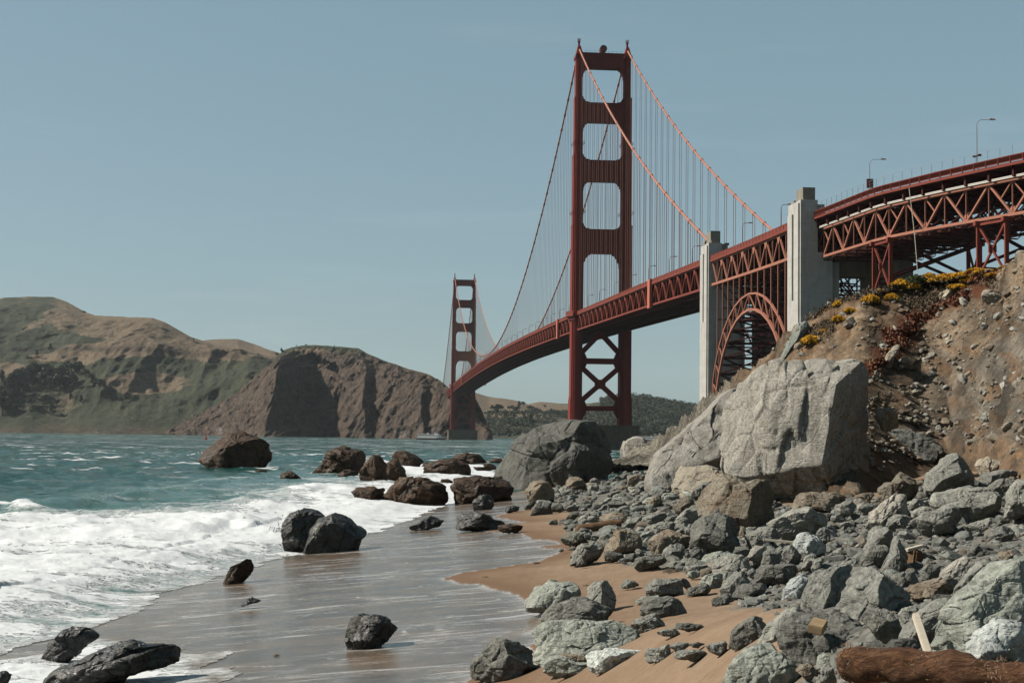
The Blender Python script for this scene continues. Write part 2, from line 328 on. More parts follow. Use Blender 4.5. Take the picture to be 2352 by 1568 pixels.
sb = g.bump(g.mix(wetA, n2, g.math('MULTIPLY', g.noise(g.map((.6, 1.6, 1)), 3, 4, .6), .35)), .45, .05); sb = g.bump(n3, .3, .012, sb)
SAND = g.out(colr, sb, mr)
mesh('beach_sand', np.stack([bx, by, bz], 1), gridfaces(760, 760), SAND, attrs=dict(wet=wet, damp=damp, edge=edge, stony=stony))['kind'] = 'structure'

# sea: finer towards the shore, reaching the horizon
rows = 1 / np.concatenate([np.linspace(1 / 9000, 1 / 900, 70)[:-1], np.linspace(1 / 900, 1 / 400, 90)[:-1], np.linspace(1 / 400, 1 / 34, 720)]); cols = np.linspace(-.62, .62, 900)
Dg, Rg = np.meshgrid(rows, cols, indexing='ij'); bx, by = (Rg * Dg).ravel(), Dg.ravel()
far = smooth(700, 350, by) if False else 1 - smooth(350, 900, by)
gz = np.where(by < 330, zg(bx, by), -2.8)
depth = smooth(.2, -1.6, gz) if False else 1 - smooth(-1.8, .1, gz)
bz = far * (.15 + .85 * depth) * (.55 * pn2(bx / 24, by / 9, 1) + .34 * (1 - 2.4 * np.abs(pn2(bx / 12, by / 5.5, 2))) + .22 * (1 - 2.4 * np.abs(pn2(bx / 4.6, by / 2.6, 3))) + .10 * pn2(bx / 1.5, by / 1.0, 4))
foamX = np.zeros_like(bx)
SW = [([(-200, 1116), (-40, 1108), (60, 1100), (160, 1099), (280, 1092), (345, 1100)], 1.05, 4.5, 0), ([(300, 1073), (400, 1062), (470, 1053), (505, 1062)], .9, 4.0, .15),
      ([(440, 1052), (465, 1050), (490, 1058), (520, 1068)], .7, 2.0, .9), ([(560, 1076), (640, 1078), (700, 1082)], .35, 2.5, .5),
      ([(-200, 1186), (-20, 1180), (40, 1181), (82, 1188)], .8, 1.9, .9), ([(440, 1226), (480, 1216), (525, 1208), (590, 1222), (640, 1232)], .45, 1.6, 1), ([(690, 1140), (735, 1132), (770, 1131), (800, 1142)], .6, 2.6, 1),
      ([(60, 1170), (200, 1158), (330, 1140), (460, 1128)], .4, 2.2, .4), ([(930, 1085), (990, 1083), (1050, 1090)], .5, 2.5, 1), ([(150, 1100), (330, 1118), (560, 1104)], .3, 3.0, 0),
      ([(60, 1500), (150, 1490), (230, 1478), (300, 1466)], .16, .7, .6), ([(250, 1560), (400, 1530), (470, 1512)], .14, .7, .8)]
for ln, A, wdt, fo in SW:
    P = lay(ln); e = np.exp(-(pdist(bx + 1.2 * pn2(bx / 6, by / 6, 7), by + 1.2 * pn2(bx / 6, by / 6, 8), P) / wdt) ** 2); bz = bz + A * e; foamX = np.maximum(foamX, fo * e)
wx = bx + 1.0 * pn2(bx / 5, by / 5, 1) + .45 * pn2(bx / 1.3, by / 1.3, 2) + .15 * pn2(bx / .4, by / .4, 3); wy = by + 1.6 * pn2(bx / 5, by / 5, 5) + .7 * pn2(bx / 1.3, by / 1.3, 6) + .2 * pn2(bx / .4, by / .4, 9)
df = sdist(wx, wy, FOAM); LE = FOAM[13:]; SEAREG = np.concatenate([LE, [(-400, 20), (-600, 2500), (900, 2500), (40, 262)]]); dsea = sdist(wx, wy, SEAREG); df2 = sdist(wx, wy, FOAM2)
upper = pdist(bx, by, FOAM[1:7])
lw = smooth(0, 7, dsea + 1.5 * pn2(bx / 3, by / 3, 21)); fo = np.where(df > 0, (.38 + .47 * smooth(3, 36, upper)) * (.80 + .20 * lw) + .12 * smooth(90, 130, by), 0); fo = np.maximum(fo, np.where(df2 > 0, .60 + .2 * smooth(0, 2.5, df2), 0)); fo = np.maximum(fo, foamX)
fo = np.maximum(fo, .40 * np.exp(np.minimum(df, 0) / 13.0) * (gz < .15))
lacey = .06 * ridg(np.stack([bx / 1.6, by / 1.2, bx * 0], 1), 3) + .015 * fbm2(bx / .35, by / .35, 3, 4)
inshore = np.maximum(dsea, df2)
shore = smooth(-.02, .25, inshore)
bz = bz * np.where((gz > -.9), .55, 1) + shore * np.clip(lacey + .10, 0, .4) * smooth(0, 2.2, inshore) * smooth(.35, .8, fo)
fl = smooth(0, 6, inshore); near_land = (by < 262) & (inshore < 12)
bz = np.where(near_land, gz + .014 + .03 * smooth(0, .8, inshore) + (np.maximum(bz, gz + .02) - gz) * fl, bz)
buried = ((inshore <= 0) & (by < 262)) | ((by >= 262) & (by < 328) & (gz > -.1) & (bx > 0))
g = NG('sea_water', .12, .5); g.b.inputs['IOR'].default_value = 1.33
v = g.map(); fa = g.attr('foam')
q1 = g.noise(g.map((.13, .42, .4)), 1, 7, .68, .5); q2 = g.noise(g.map((1., 1.5, 1)), 1.3, 7, .7, .6); q3 = g.noise(v, 9, 4, .65)
pat = g.math('ADD', g.math('MULTIPLY', q1, .6), g.math('MULTIPLY', q2, .4))
thr = g.math('SUBTRACT', g.math('ADD', g.math('MULTIPLY', fa, .74), pat), 1.)          # >0 where foam lies
foam = g.ramp(g.math('ADD', g.math('MULTIPLY', thr, 4.5), .5, True), [(0, 0.), (.30, .25), (.75, 1.)])
foam = g.math('MULTIPLY', foam, g.ramp(fa, [(.05, 0.), (.2, 1.)]))
capn = g.noise(g.map((.045, .10, .1), (0, 0, .15)), 1, 6, .68, .5); big = g.noise(v, .004, 3, .6)
capt = g.math('ADD', capn, g.math('MULTIPLY', big, .16)); cap = g.ramp(capt, [(.645, 0.), (.665, .95)])
foam = g.math('MAXIMUM', foam, g.math('MULTIPLY', cap, g.attr('open')))
wcol = g.mix(g.noise(v, .012, 4, .6), (.004, .078, .066), (.010, .122, .100)); wcol = g.mix(g.ramp(fa, [(.05, 0.), (.45, .65)]), wcol, (.10, .17, .15))
wcol = g.mix(g.attr('sandy'), wcol, (.17, .125, .08))
fcol = g.mix(g.ramp(q3, [(.3, 0.), (.7, 1.)]), (.68, .70, .71), (.80, .81, .815))
w1 = g.noise(g.map((.12, .22, .2)), 1, 6, .62, .4); w2 = g.noise(g.map((.6, 1.1, 1)), 1, 6, .65, .3)
calm = g.math('SUBTRACT', 1., g.math('MAXIMUM', g.math('MULTIPLY', foam, .93), g.ramp(fa, [(.1, 0.), (.5, .85)]))); nb = g.bump(g.math('MULTIPLY', w1, calm), 1., 4.5); nb = g.bump(g.math('MULTIPLY', w2, calm), 1., 1.0, nb); nb = g.bump(g.math('MULTIPLY', foam, g.math('ADD', g.math('MULTIPLY', q1, 1.5), q2)), .45, .22, nb)
SEA = g.out(g.mix(foam, wcol, fcol), nb, g.math('ADD', .12, g.math('MULTIPLY', foam, .6)))
sandy = smooth(.45, .0, inshore) if False else np.where(inshore > 0, (1 - smooth(.1, 1.6, inshore)) * .8 * (by < 120), 0) + np.where(df2 > 0, .45, 0) * (df < 0)
SF = gridfaces(len(rows), len(cols)); SF = SF[~buried[SF].any(1)]
mesh('sea', np.stack([bx, by, bz], 1), SF, SEA, attrs=dict(foam=fo, open=smooth(140, 330, by), sandy=np.clip(sandy, 0, 1)))['kind'] = 'structure'

# ---------------------------------------------------------------- hillside above the beach
HB = np.array([(1400, 1092), (1440, 1085), (1500, 1076), (1600, 1092), (1680, 1122), (1800, 1150), (1990, 1140), (2060, 1112), (2130, 1092), (2200, 1078), (2260, 1078), (2352, 1096), (2500, 1130), (2800, 1200), (3000, 1230)], float)
HR = np.array([(1400, 1080), (1440, 1062), (1470, 1046), (1500, 1026), (1560, 987), (1600, 950), (1640, 915), (1700, 876), (1760, 836), (1790, 812), (1830, 768), (1870, 738), (1920, 712), (1950, 700), (2030, 674), (2090, 657), (2180, 641), (2240, 631), (2310, 625), (2352, 604), (2500, 530), (2800, 420), (3000, 380)], float)
HRD = np.array([(1400, 264), (1500, 264), (1600, 205), (1680, 168), (1760, 150), (1850, 142), (2000, 136), (2150, 140), (2352, 128), (2600, 104), (3000, 70)], float)
HBD = np.array([(x, ground_d(x, y)) for x, y in HB])
def hill_d(px, py):
    by_, ry = np.interp(px, HB[:, 0], HB[:, 1]), np.interp(px, HR[:, 0], HR[:, 1]); t = np.clip((py - by_) / (ry - by_), -.25, 1)
    bd, rd = np.interp(px, *HBD.T), np.interp(px, *HRD.T)
    return bd + (rd - bd) * np.sign(t) * np.abs(t) ** 1.0
def hill_pt(px, py): return P3(px, py, hill_d(px, py))
def surf_d(px, py):
    if px > 1440 and py < np.interp(px, HB[:, 0], HB[:, 1]): return float(hill_d(px, py))
    return ground_d(px, py)
cx = np.linspace(1400, 3000, 620); ts = np.concatenate([np.linspace(-.2, 1, 300), [1.01] * 1, np.linspace(1.05, 2, 40)])
PX, T = np.meshgrid(cx, ts); PX, T = PX.ravel(), T.ravel()
byy, ryy = np.interp(PX, HB[:, 0], HB[:, 1]), np.interp(PX, HR[:, 0], HR[:, 1])
PY = byy + (ryy - byy) * np.minimum(T, 1); Dh = hill_d(PX, PY)
rx, rz = ray(PX, PY); X, Y, Z = rx * Dh, Dh.copy(), H + rz * Dh
back = np.maximum(T - 1, 0); rxr = X / Dh; Y2 = Y + back * 215; X = np.where(back > 0, rxr * Y2 * .985 + 0 * X, X); Z = np.where(back > 0, Z - 2.5 * smooth(0, .1, back) - 3 * back - 40 * smooth(.86, 1, back), Z); Y = Y2
q = np.stack([X, Y, Z], 1).astype(np.float32)
fade = 1 - smooth(.93, 1.0, T) * .75
along = np.stack([(X * .55 - Y * .4 + Z * .1) / 2.2, (Y + Z) / 9, Z * 0], 1)       # gullies run down the fall line
dsp = (2.2 * ridg(along, 4) + 1.8 * fbm(q / 6.5, 4) + .75 * ridg(q / 2.0, 4) + .25 * fbm(q / .8, 3)) * fade * (T <= 1.001)
q[:, 1] += dsp * .8; q[:, 2] += dsp * .35
streak = fbm(along * np.array([1.8, 1.0, 1.]), 5)
ns = fbm(np.stack([PX / 90, PY / 60, PX * 0], 1), 4)
def vv(a): return np.array([(1866.2 + .2563 * x, 574.2 + .2563 * y) for x, y in a])
soil = smooth(-40, 190, (PX - (2040 + (1000 - PY) * .78)) + ns * 130)       # 0: warm tan soil on the left, 1: grey scree on the right
rust = smooth(.10, .45, fbm(np.stack([PX / 70 + 9, PY / 45, PX * 0], 1), 4))
lowb = smooth(1010, 1080, PY + (PX - 2200) * -.1) * (PX > 2000); rust = np.maximum(rust * .9, lowb * .9)
shaley = smooth(80, 0, np.abs(PX - 1600)) if False else (1 - smooth(1640, 1740, PX))
def patch(pl, w): return smooth(-w, w, sdist(PX + 22 * ns, PY + 14 * ns, [tuple(p_) for p_ in vv(pl)]))
redm = patch([(1440, 400), (1780, 120), (1800, 240), (1520, 500), (1250, 660), (1020, 890), (890, 1000), (720, 1090), (640, 1220), (520, 1220), (540, 1110), (690, 990), (720, 880), (840, 770), (1050, 660), (1240, 560)], 9)
brnm = np.maximum(patch([(860, 540), (1060, 430), (1460, 380), (1330, 520), (1180, 640), (960, 640)], 9), np.maximum(patch([(-60, 640), (100, 560), (280, 500), (560, 400), (720, 350), (800, 330), (1200, 290), (1500, 210), (1780, 130), (1800, 220), (1500, 400), (900, 450), (640, 500), (450, 560), (250, 640), (60, 700)], 9), patch([(-120, 900), (0, 820), (250, 690), (400, 700), (250, 860), (60, 950)], 9)))
g = NG('hillside_earth', .95, .15); v = g.map()
n1 = g.noise(v, .35, 6, .65, .5); n2 = g.noise(v, 1.6, 8, .7, .3); n3 = g.noise(v, 7, 6, .7)
tan = g.mix(g.ramp(n1, [(.38, 0.), (.62, 1.)]), (.235, .16, .10), (.33, .24, .16)); gry = g.mix(g.ramp(n1, [(.35, 0.), (.65, 1.)]), (.175, .15, .12), (.255, .225, .18))
cc = g.mix(g.attr('soil'), tan, gry); cc = g.mix(g.math('MULTIPLY', g.attr('rust'), g.ramp(n2, [(.35, .3), (.65, 1.)])), cc, (.27, .155, .08)); cc = g.mix(g.attr('shale'), cc, g.mix(g.ramp(n2, [(.4, 0.), (.6, 1.)]), (.20, .165, .12), (.30, .28, .235)))
sk = g.ramp(g.math('ADD', g.math('MULTIPLY', g.attr('streak'), .5), .5, True), [(.25, .18), (.5, .5), (.75, .85)]); cc = g.mix(.75, cc, sk, 'OVERLAY'); cc = g.mix(.8, cc, g.ramp(n2, [(.3, .2), (.7, .8)]), 'OVERLAY'); cc = g.mix(.5, cc, g.ramp(n3, [(.3, .25), (.7, .8)]), 'OVERLAY')
cc = g.mix(g.math('MULTIPLY', g.attr('brown_mat'), g.ramp(n2, [(.3, .5), (.6, .95)])), cc, g.mix(n3, (.07, .036, .017), (.19, .105, .05))); cc = g.mix(g.math('MULTIPLY', g.attr('red_mat'), g.ramp(n2, [(.3, .6), (.6, 1.)])), cc, g.mix(n3, (.11, .032, .016), (.25, .085, .038)))
peb = g.ramp(g.vor(v, 2.6), [(.12, 1.), (.22, 0.)]); pm = g.math('MULTIPLY', peb, g.ramp(g.noise(v, .6, 4, .6), [(.48, 0.), (.58, .75)])); cc = g.mix(pm, cc, (.33, .325, .29))
hb = g.bump(n1, .9, 1.6); hb = g.bump(n2, 1., .9, hb); hb = g.bump(n3, 1., .22, hb); hb = g.bump(pm, .8, .15, hb)
EARTH = g.out(cc, hb)
mesh('hillside', q, gridfaces(len(ts), len(cx)), EARTH, attrs=dict(soil=soil, rust=rust, shale=shaley, red_mat=redm, brown_mat=brnm, streak=streak))['kind'] = 'structure'

# ---------------------------------------------------------------- far hills across the strait
def hill(name, prof, ncol, nrow, relief, seed, paint, mat, power=1.0, back=600, ribs=None):
    """prof: columns (px, ridge py, ridge distance, [(mid py, mid distance)...], shore distance)"""
    prof = sorted(prof); px = np.array([p[0] for p in prof], float); nk = len(prof[0][3])
    cols = np.linspace(px[0], px[-1], ncol)
    it = lambda a: np.interp(cols, px, a)
    from_sh = it([p[4] for p in prof]); keysY = []; keysD = []
    shx, shz = ray(cols, it([p[1] for p in prof]))
    # knots as heights at distances
    Z0 = np.full(ncol, -6.); D0 = from_sh; ks = [(D0, Z0)]
    for j in range(nk):
        py, d = it([p[3][j][0] for p in prof]), it([p[3][j][1] for p in prof]); ks.append((d, H + ray(cols, py)[1] * d))
    pr, dr = it([p[1] for p in prof]), it([p[2] for p in prof]); ks.append((dr, H + ray(cols, pr)[1] * dr))
    nb = 14; T = np.linspace(0, len(ks) - 1, nrow); Dm = np.zeros((nrow, ncol)); Zm = np.zeros((nrow, ncol))
    for r, t in enumerate(T):
        i = min(int(t), len(ks) - 2); f_ = t - i
        Dm[r] = ks[i][0] * (1 - f_) + ks[i + 1][0] * f_; Zm[r] = ks[i][1] * (1 - f_) + ks[i + 1][1] * f_
    bd = np.linspace(0, 1, nb)[1:, None]; Dm = np.vstack([Dm, dr + bd * back]); Zm = np.vstack([Zm, ks[-1][1] - (bd ** 1.3) * ks[-1][1] * .8])
    rxx = ray(cols, pr * 0 + 990)[0]; Xm = rxx * Dm
    tt = np.concatenate([T / (len(ks) - 1), 1 + bd[:, 0]])[:, None] + 0 * Dm
    V = np.stack([Xm.ravel(), Dm.ravel(), Zm.ravel()], 1)
    d = relief(V, tt.ravel(), np.broadcast_to(cols, Dm.shape).ravel())
    V[:, 1] += d[0]; V[:, 2] += d[1]
    PYv = 784 - 0 * V[:, 0]
    # picture-free paint: vegetation masks are computed from where each point lies on the slope
    col = np.broadcast_to(cols, Dm.shape).ravel(); zz = V[:, 2]; el = zz / V[:, 1]
    a = paint(V, tt.ravel(), col, el)
    o = mesh(name, V, gridfaces(Dm.shape[0], ncol), mat, attrs=a); o['kind'] = 'structure'; return V, Dm.shape
def el(py, px): return float(ray(px, py)[1])          # slope of the sight line, used to place patches
def blob(col, e, px, py, sx, sy): return np.exp(-((col - px) / sx) ** 2 - ((e - el(py, px)) * F / sy) ** 2)

g = NG('hill_scrub', .95, .1); v = g.map()
n1 = g.noise(v, .012, 8, .72, .5); n2 = g.noise(v, .045, 8, .75); n3 = g.noise(v, .11, 5, .75)
scr = g.mix(g.ramp(n1, [(.4, 0.), (.62, 1.)]), (.066, .078, .052), (.125, .13, .086)); drygr = g.mix(g.ramp(n2, [(.35, 0.), (.65, 1.)]), (.255, .19, .13), (.37, .275, .19)); brn = g.mix(g.ramp(n2, [(.35, 0.), (.65, 1.)]), (.085, .072, .062), (.20, .142, .105))
ga = g.math('ADD', g.attr('grass'), g.math('MULTIPLY', g.math('SUBTRACT', n2, .5), .9)); gm = g.ramp(ga, [(.46, 0.), (.54, 1.)])
ra = g.math('ADD', g.attr('rock'), g.math('MULTIPLY', g.math('SUBTRACT', n1, .5), .7)); rm = g.ramp(ra, [(.4, 0.), (.62, 1.)])
cc = g.mix(gm, scr, drygr); bush = g.ramp(n3, [(.50, 0.), (.58, .75)]); cc = g.mix(bush, cc, (.05, .056, .036)); cc = g.mix(rm, cc, brn)
gr2 = g.ramp(n3, [(.62, 0.), (.72, .5)]); cc = g.mix(g.math('MULTIPLY', rm, gr2), cc, (.16, .12, .095)); cc = g.mix(g.attr('guano'), cc, (.42, .41, .40)); cc = g.mix(g.attr('cut'), cc, (.050, .042, .038))
cc = g.mix(.75, cc, g.ramp(n3, [(.3, .15), (.7, .85)]), 'OVERLAY'); hb = g.bump(n1, .8, 28); hb = g.bump(n2, 1., 12, hb); hb = g.bump(n3, 1., 5, hb)
SCRUB = g.out(cc, hb)

def rel_left(V, t, c):
    q = V / 260.; gul = ridg(np.stack([V[:, 0] / 240, V[:, 1] / 700, V[:, 2] * 0], 1), 4); n = fbm(q, 4)
    w = np.clip(t * 3, .25, 1) * (1 - .85 * smooth(.86, 1., t)) * (t <= 1) + .1 * (t > 1)
    return (-55 * gul * w + 50 * n * w, (9 * n + 4 * ridg(V / 75., 3) + 3 * fbm(V / 22., 3)) * w)
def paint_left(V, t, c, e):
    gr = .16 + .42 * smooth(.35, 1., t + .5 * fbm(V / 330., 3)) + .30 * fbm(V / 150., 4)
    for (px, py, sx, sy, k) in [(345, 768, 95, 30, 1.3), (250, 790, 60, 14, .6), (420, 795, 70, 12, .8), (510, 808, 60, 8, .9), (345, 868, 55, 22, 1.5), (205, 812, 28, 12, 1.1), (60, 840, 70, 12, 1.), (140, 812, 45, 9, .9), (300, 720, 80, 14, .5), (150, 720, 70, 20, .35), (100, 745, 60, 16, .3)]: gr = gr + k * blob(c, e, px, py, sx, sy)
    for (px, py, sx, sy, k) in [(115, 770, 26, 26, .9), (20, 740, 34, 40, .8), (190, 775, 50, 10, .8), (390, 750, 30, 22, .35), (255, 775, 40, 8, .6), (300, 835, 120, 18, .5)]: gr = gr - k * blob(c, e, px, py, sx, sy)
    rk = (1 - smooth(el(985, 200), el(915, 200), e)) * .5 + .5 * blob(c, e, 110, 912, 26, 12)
    gu = .9 * blob(c, e, 228, 990, 12, 6) + .8 * blob(c, e, 205, 988, 10, 4)
    road = np.interp(c, [-250, 0, 170, 345, 560, 640], [800, 800, 799, 803, 823, 828]); re = np.array([0]) + (784 - 0) * 0
    rd = (e - (999 - (road - 995) * -1 - 0) * 0)
    elr = np.interp(c, [-250, 0, 170, 345, 440, 570], [el(800, -250), el(800, 0), el(799, 170), el(800, 345), el(812, 440), el(817, 570)])
    wdt = np.interp(c, [-250, 150, 330, 430, 560, 640], [4, 5, 8, 10, 8, 0.1]); cut = np.exp(-(((e - elr) * F - wdt) / np.maximum(wdt, .5)) ** 2) * (.5 + .5 * smooth(-.2, .3, fbm(V / 90., 2)))
    return dict(grass=gr, rock=rk, guano=np.clip(gu * (fbm(V / 12., 2) > -.1), 0, 1), cut=np.clip(cut, 0, 1))
PL = [(-400, 760, 4000, [(905, 3000), (800, 3350)], 2750), (-150, 715, 3950, [(905, 2960), (800, 3300)], 2720), (0, 684, 3900, [(905, 2950), (800, 3300)], 2700), (60, 682, 3880, [(905, 2930), (800, 3280)], 2690), (115, 683, 3850, [(905, 2950), (799, 3260)], 2690), (150, 695, 3800, [(905, 2950), (799, 3230)], 2690), (190, 717, 3720, [(905, 2900), (799, 3200)], 2680),
      (215, 726, 3600, [(905, 2880), (798, 3150)], 2680), (300, 729, 3420, [(905, 2860), (797, 3060)], 2670), (345, 731, 3330, [(905, 2880), (797, 3020)], 2670), (375, 741, 3320, [(905, 2900), (800, 3020)], 2665), (440, 776, 3280, [(905, 2880), (812, 3030)], 2650), (500, 795, 3180, [(905, 2830), (818, 3000)], 2640), (560, 803, 3100, [(905, 2790), (824, 2960)], 2620), (574, 814, 3060, [(905, 2780), (829, 2940)], 2610), (600, 816, 3040, [(905, 2770), (833, 2930)], 2610), (680, 826, 3000, [(905, 2770), (850, 2900)], 2600)]
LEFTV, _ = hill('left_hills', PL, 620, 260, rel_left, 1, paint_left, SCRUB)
def rel_small(V, t, c): n = fbm(V / 120., 4); w = (1 - .8 * smooth(.8, 1, t)) * (t <= 1); return (50 * n * w, 10 * n * w)
PB = [(400, 800, 4300, [(850, 3900)], 3700), (465, 781, 4300, [(850, 3900)], 3700), (500, 778, 4300, [(850, 3900)], 3700), (540, 778, 4300, [(850, 3900)], 3700), (580, 790, 4300, [(850, 3900)], 3700), (620, 805, 4200, [(850, 3900)], 3700), (700, 830, 4200, [(870, 3900)], 3700)]
hill('distant_hill', PB, 160, 50, rel_small, 2, lambda V, t, c, e: dict(grass=.35 + .35 * smooth(.6, 1., t) + .3 * fbm(V / 90., 3), rock=c * 0, guano=c * 0, cut=c * 0), SCRUB)
# headland beside the far tower: a spur, a shaded recess right of it, then a ribbed cliff
def rel_head(V, t, c):
    c = c + 18 * fbm(V / 120., 3) + 9 * fbm(V / 36., 3)
    wf = np.clip(1.2 - .75 * t, .3, 1.2); c = np.where((c > 600) & (c < 800), np.clip(695 + (c - 695) / wf, 600, 800), c)
    d = np.interp(c, [380, 480, 560, 625, 640, 680, 705, 740, 790, 845, 862, 890, 930, 975, 990, 1005, 1040, 1065, 1090, 1130], [0, -10, -40, -110, -115, 50, 130, 120, -20, -30, 8, -5, -5, -8, 22, 5, 0, 70, 40, 0]) * smooth(0, .12, t + .1) * (1 - smooth(.62, .95, t))
    dg = np.stack([(V[:, 0] * .75 - V[:, 2] * .7) / 46, V[:, 2] / 160, V[:, 1] / 900], 1)      # ribs lean to the right
    w = (1 - .9 * smooth(.9, 1., t)) * (t <= 1) * smooth(0, .1, t + .05); st = smooth(620, 690, c) * .8 + .2
    rb = ridg(dg, 4); n = fbm(V / 60., 5)
    return (d + (-7 * rb * st + 15 * n - 4.5 * ridg(np.stack([(V[:, 0] * .75 - V[:, 2] * .7) / 22, (V[:, 2] + V[:, 0]) / 60, V[:, 1] / 300], 1), 4)) * w, (3 * n + rb * st + 6 * fbm(V / 18., 4)) * w)
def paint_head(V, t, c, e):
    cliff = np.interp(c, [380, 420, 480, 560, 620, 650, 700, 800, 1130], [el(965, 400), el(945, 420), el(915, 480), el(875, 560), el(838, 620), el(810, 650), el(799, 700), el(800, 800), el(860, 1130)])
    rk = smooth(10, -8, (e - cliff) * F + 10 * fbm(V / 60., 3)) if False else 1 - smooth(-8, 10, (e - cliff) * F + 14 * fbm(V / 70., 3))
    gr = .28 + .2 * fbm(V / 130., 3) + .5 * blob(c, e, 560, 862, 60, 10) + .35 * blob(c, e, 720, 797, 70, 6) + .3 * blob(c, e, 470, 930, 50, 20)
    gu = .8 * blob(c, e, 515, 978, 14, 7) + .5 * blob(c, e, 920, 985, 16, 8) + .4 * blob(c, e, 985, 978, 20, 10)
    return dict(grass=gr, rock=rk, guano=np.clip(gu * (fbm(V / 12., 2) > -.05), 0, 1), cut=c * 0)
PH = [(380, 985, 2740, [(992, 2680)], 2640), (420, 962, 2770, [(980, 2690)], 2610), (480, 925, 2830, [(955, 2700)], 2570), (560, 868, 2900, [(915, 2700)], 2530), (620, 826, 2920, [(880, 2660)], 2480), (650, 803, 2900, [(860, 2620)], 2440), (665, 798, 2860, [(850, 2600)], 2430), (690, 793, 2800, [(845, 2580)], 2420), (720, 792, 2760, [(845, 2560)], 2410), (790, 797, 2700, [(850, 2520)], 2390), (820, 800, 2670, [(855, 2500)], 2380), (840, 811, 2640, [(860, 2480)], 2360), (880, 828, 2580, [(870, 2450)], 2330), (940, 848, 2500, [(885, 2390)], 2290), (980, 858, 2430, [(893, 2340)], 2260),
      (1005, 872, 2380, [(905, 2310)], 2240), (1030, 890, 2330, [(920, 2280)], 2225), (1060, 898, 2290, [(930, 2260)], 2215), (1090, 912, 2270, [(940, 2250)], 2215), (1105, 940, 2260, [(965, 2245)], 2220), (1120, 975, 2250, [(985, 2240)], 2225), (1132, 1001, 2245, [(1002, 2240)], 2230)]
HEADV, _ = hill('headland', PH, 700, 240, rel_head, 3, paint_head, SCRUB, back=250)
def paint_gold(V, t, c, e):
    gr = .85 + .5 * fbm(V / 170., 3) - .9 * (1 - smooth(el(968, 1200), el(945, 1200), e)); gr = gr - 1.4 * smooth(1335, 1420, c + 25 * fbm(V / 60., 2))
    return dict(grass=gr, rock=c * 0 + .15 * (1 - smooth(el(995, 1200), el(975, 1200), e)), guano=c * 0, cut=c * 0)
PG = [(1000, 898, 4300, [(945, 3700)], 3050), (1060, 895, 4300, [(945, 3700)], 3050), (1092, 901, 4300, [(945, 3700)], 3020), (1121, 910, 4300, [(950, 3700)], 3000), (1154, 915, 4200, [(950, 3650)], 2950), (1190, 921, 4200, [(950, 3600)], 2900), (1212, 928, 4200, [(950, 3600)], 2900), (1240, 922, 4200, [(955, 3600)], 2900), (1302, 926, 4150, [(955, 3600)], 2900), (1350, 926, 4100, [(955, 3600)], 2900), (1392, 922, 4000, [(955, 3500)], 2900), (1447, 917, 3900, [(955, 3450)], 2900), (1470, 916, 3900, [(955, 3450)], 2900), (1550, 931, 3900, [(960, 3450)], 2900), (1600, 940, 3900, [(965, 3450)], 2900), (1800, 960, 3900, [(970, 3450)], 2900), (2300, 985, 3900, [(990, 3450)], 2900)]
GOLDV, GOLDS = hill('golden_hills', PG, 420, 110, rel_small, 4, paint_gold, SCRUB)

# ---------------------------------------------------------------- the suspension bridge (its own frame: X across, Y along, south tower at 0)
BX, BY, TH = 49.208, 853.398, .0908538
RT = dict(loc=(BX, BY, 0), rz=TH)
def bw(X, Y, Z): c, s = math.cos(TH), math.sin(TH); return np.array([BX + X * c - Y * s, BY + X * s + Y * c, Z])
RY = [-470, -440, -395, -348, -283, -230, 0, 150, 275, 450, 640, 830, 1005, 1130, 1254, 1280, 1500, 1640]; RZ = [65.4, 65.7, 66.5, 67.8, 69.4, 71, 76, 78.6, 80.6, 82.6, 83.3, 82.6, 80.6, 79, 77, 76.4, 71, 68]
def zr(y):                                              # handrail height along the bridge, smoothed
    return float(np.mean([np.interp(y + k, RY, RZ) for k in (-45, -22, 0, 22, 45)]))
bridge = tag(empty('suspension_bridge', RT['loc'], RT['rz']), 'long orange red suspension bridge with two tall towers crossing the strait', 'bridge')
PAN = 15.24
def truss_side(X, y0, y1, top=2.2, bot=10.2, w=.62, verts=True, style='V'):
    """one stiffening truss in the plane X: chords, diagonals and verticals"""
    m = MB(); n = max(2, int(round((y1 - y0) / (PAN / 2)))); n += n % 2; ys = np.linspace(y0, y1, n + 1)
    T = [(X, y, zr(y) - top) for y in ys]; B = [(X, y, zr(y) - bot) for y in ys]
    for k in range(n):
        m.beam(T[k], T[k + 1], .7, .8); m.beam(B[k], B[k + 1], .7, .8)
        a, b = (T[k], B[k + 1]) if k % 2 == 0 else (B[k], T[k + 1]); m.beam(a, b, w * .8, w * .85)
        if verts: m.beam(T[k], B[k], .26, .26)
        if k % 2 == 0:                                   # gusset plates where diagonals meet the top chord
            x, y, z = T[k]; m.add([(X - .3, y - 1.9, z), (X - .3, y + 1.9, z), (X - .3, y, z - 2.6), (X + .3, y - 1.9, z), (X + .3, y + 1.9, z), (X + .3, y, z - 2.6)], [(0, 1, 2), (5, 4, 3), (0, 3, 4, 1), (1, 4, 5, 2), (2, 5, 3, 0)])
    return m
def railing(m, X, y0, y1, step=3.81, out=-1, fence=False):
    n = max(1, int(round((y1 - y0) / step))); ys = np.linspace(y0, y1, n + 1)
    for a, b in zip(ys[:-1], ys[1:]):
        za, zb = zr(a), zr(b)
        m.beam((X, a, za), (X, b, zb), .18, .16); m.beam((X, a, za - .62), (X, b, zb - .62), .06, .95); m.beam((X, a, za - 1.25), (X, b, zb - 1.25), .18, .14)
        m.beam((X + out * .12, a, za - 1.75), (X + out * .12, b, zb - 1.75), .35, .75); m.beam((X, a, za + .05), (X, a, za - 2.1), .22, .22)
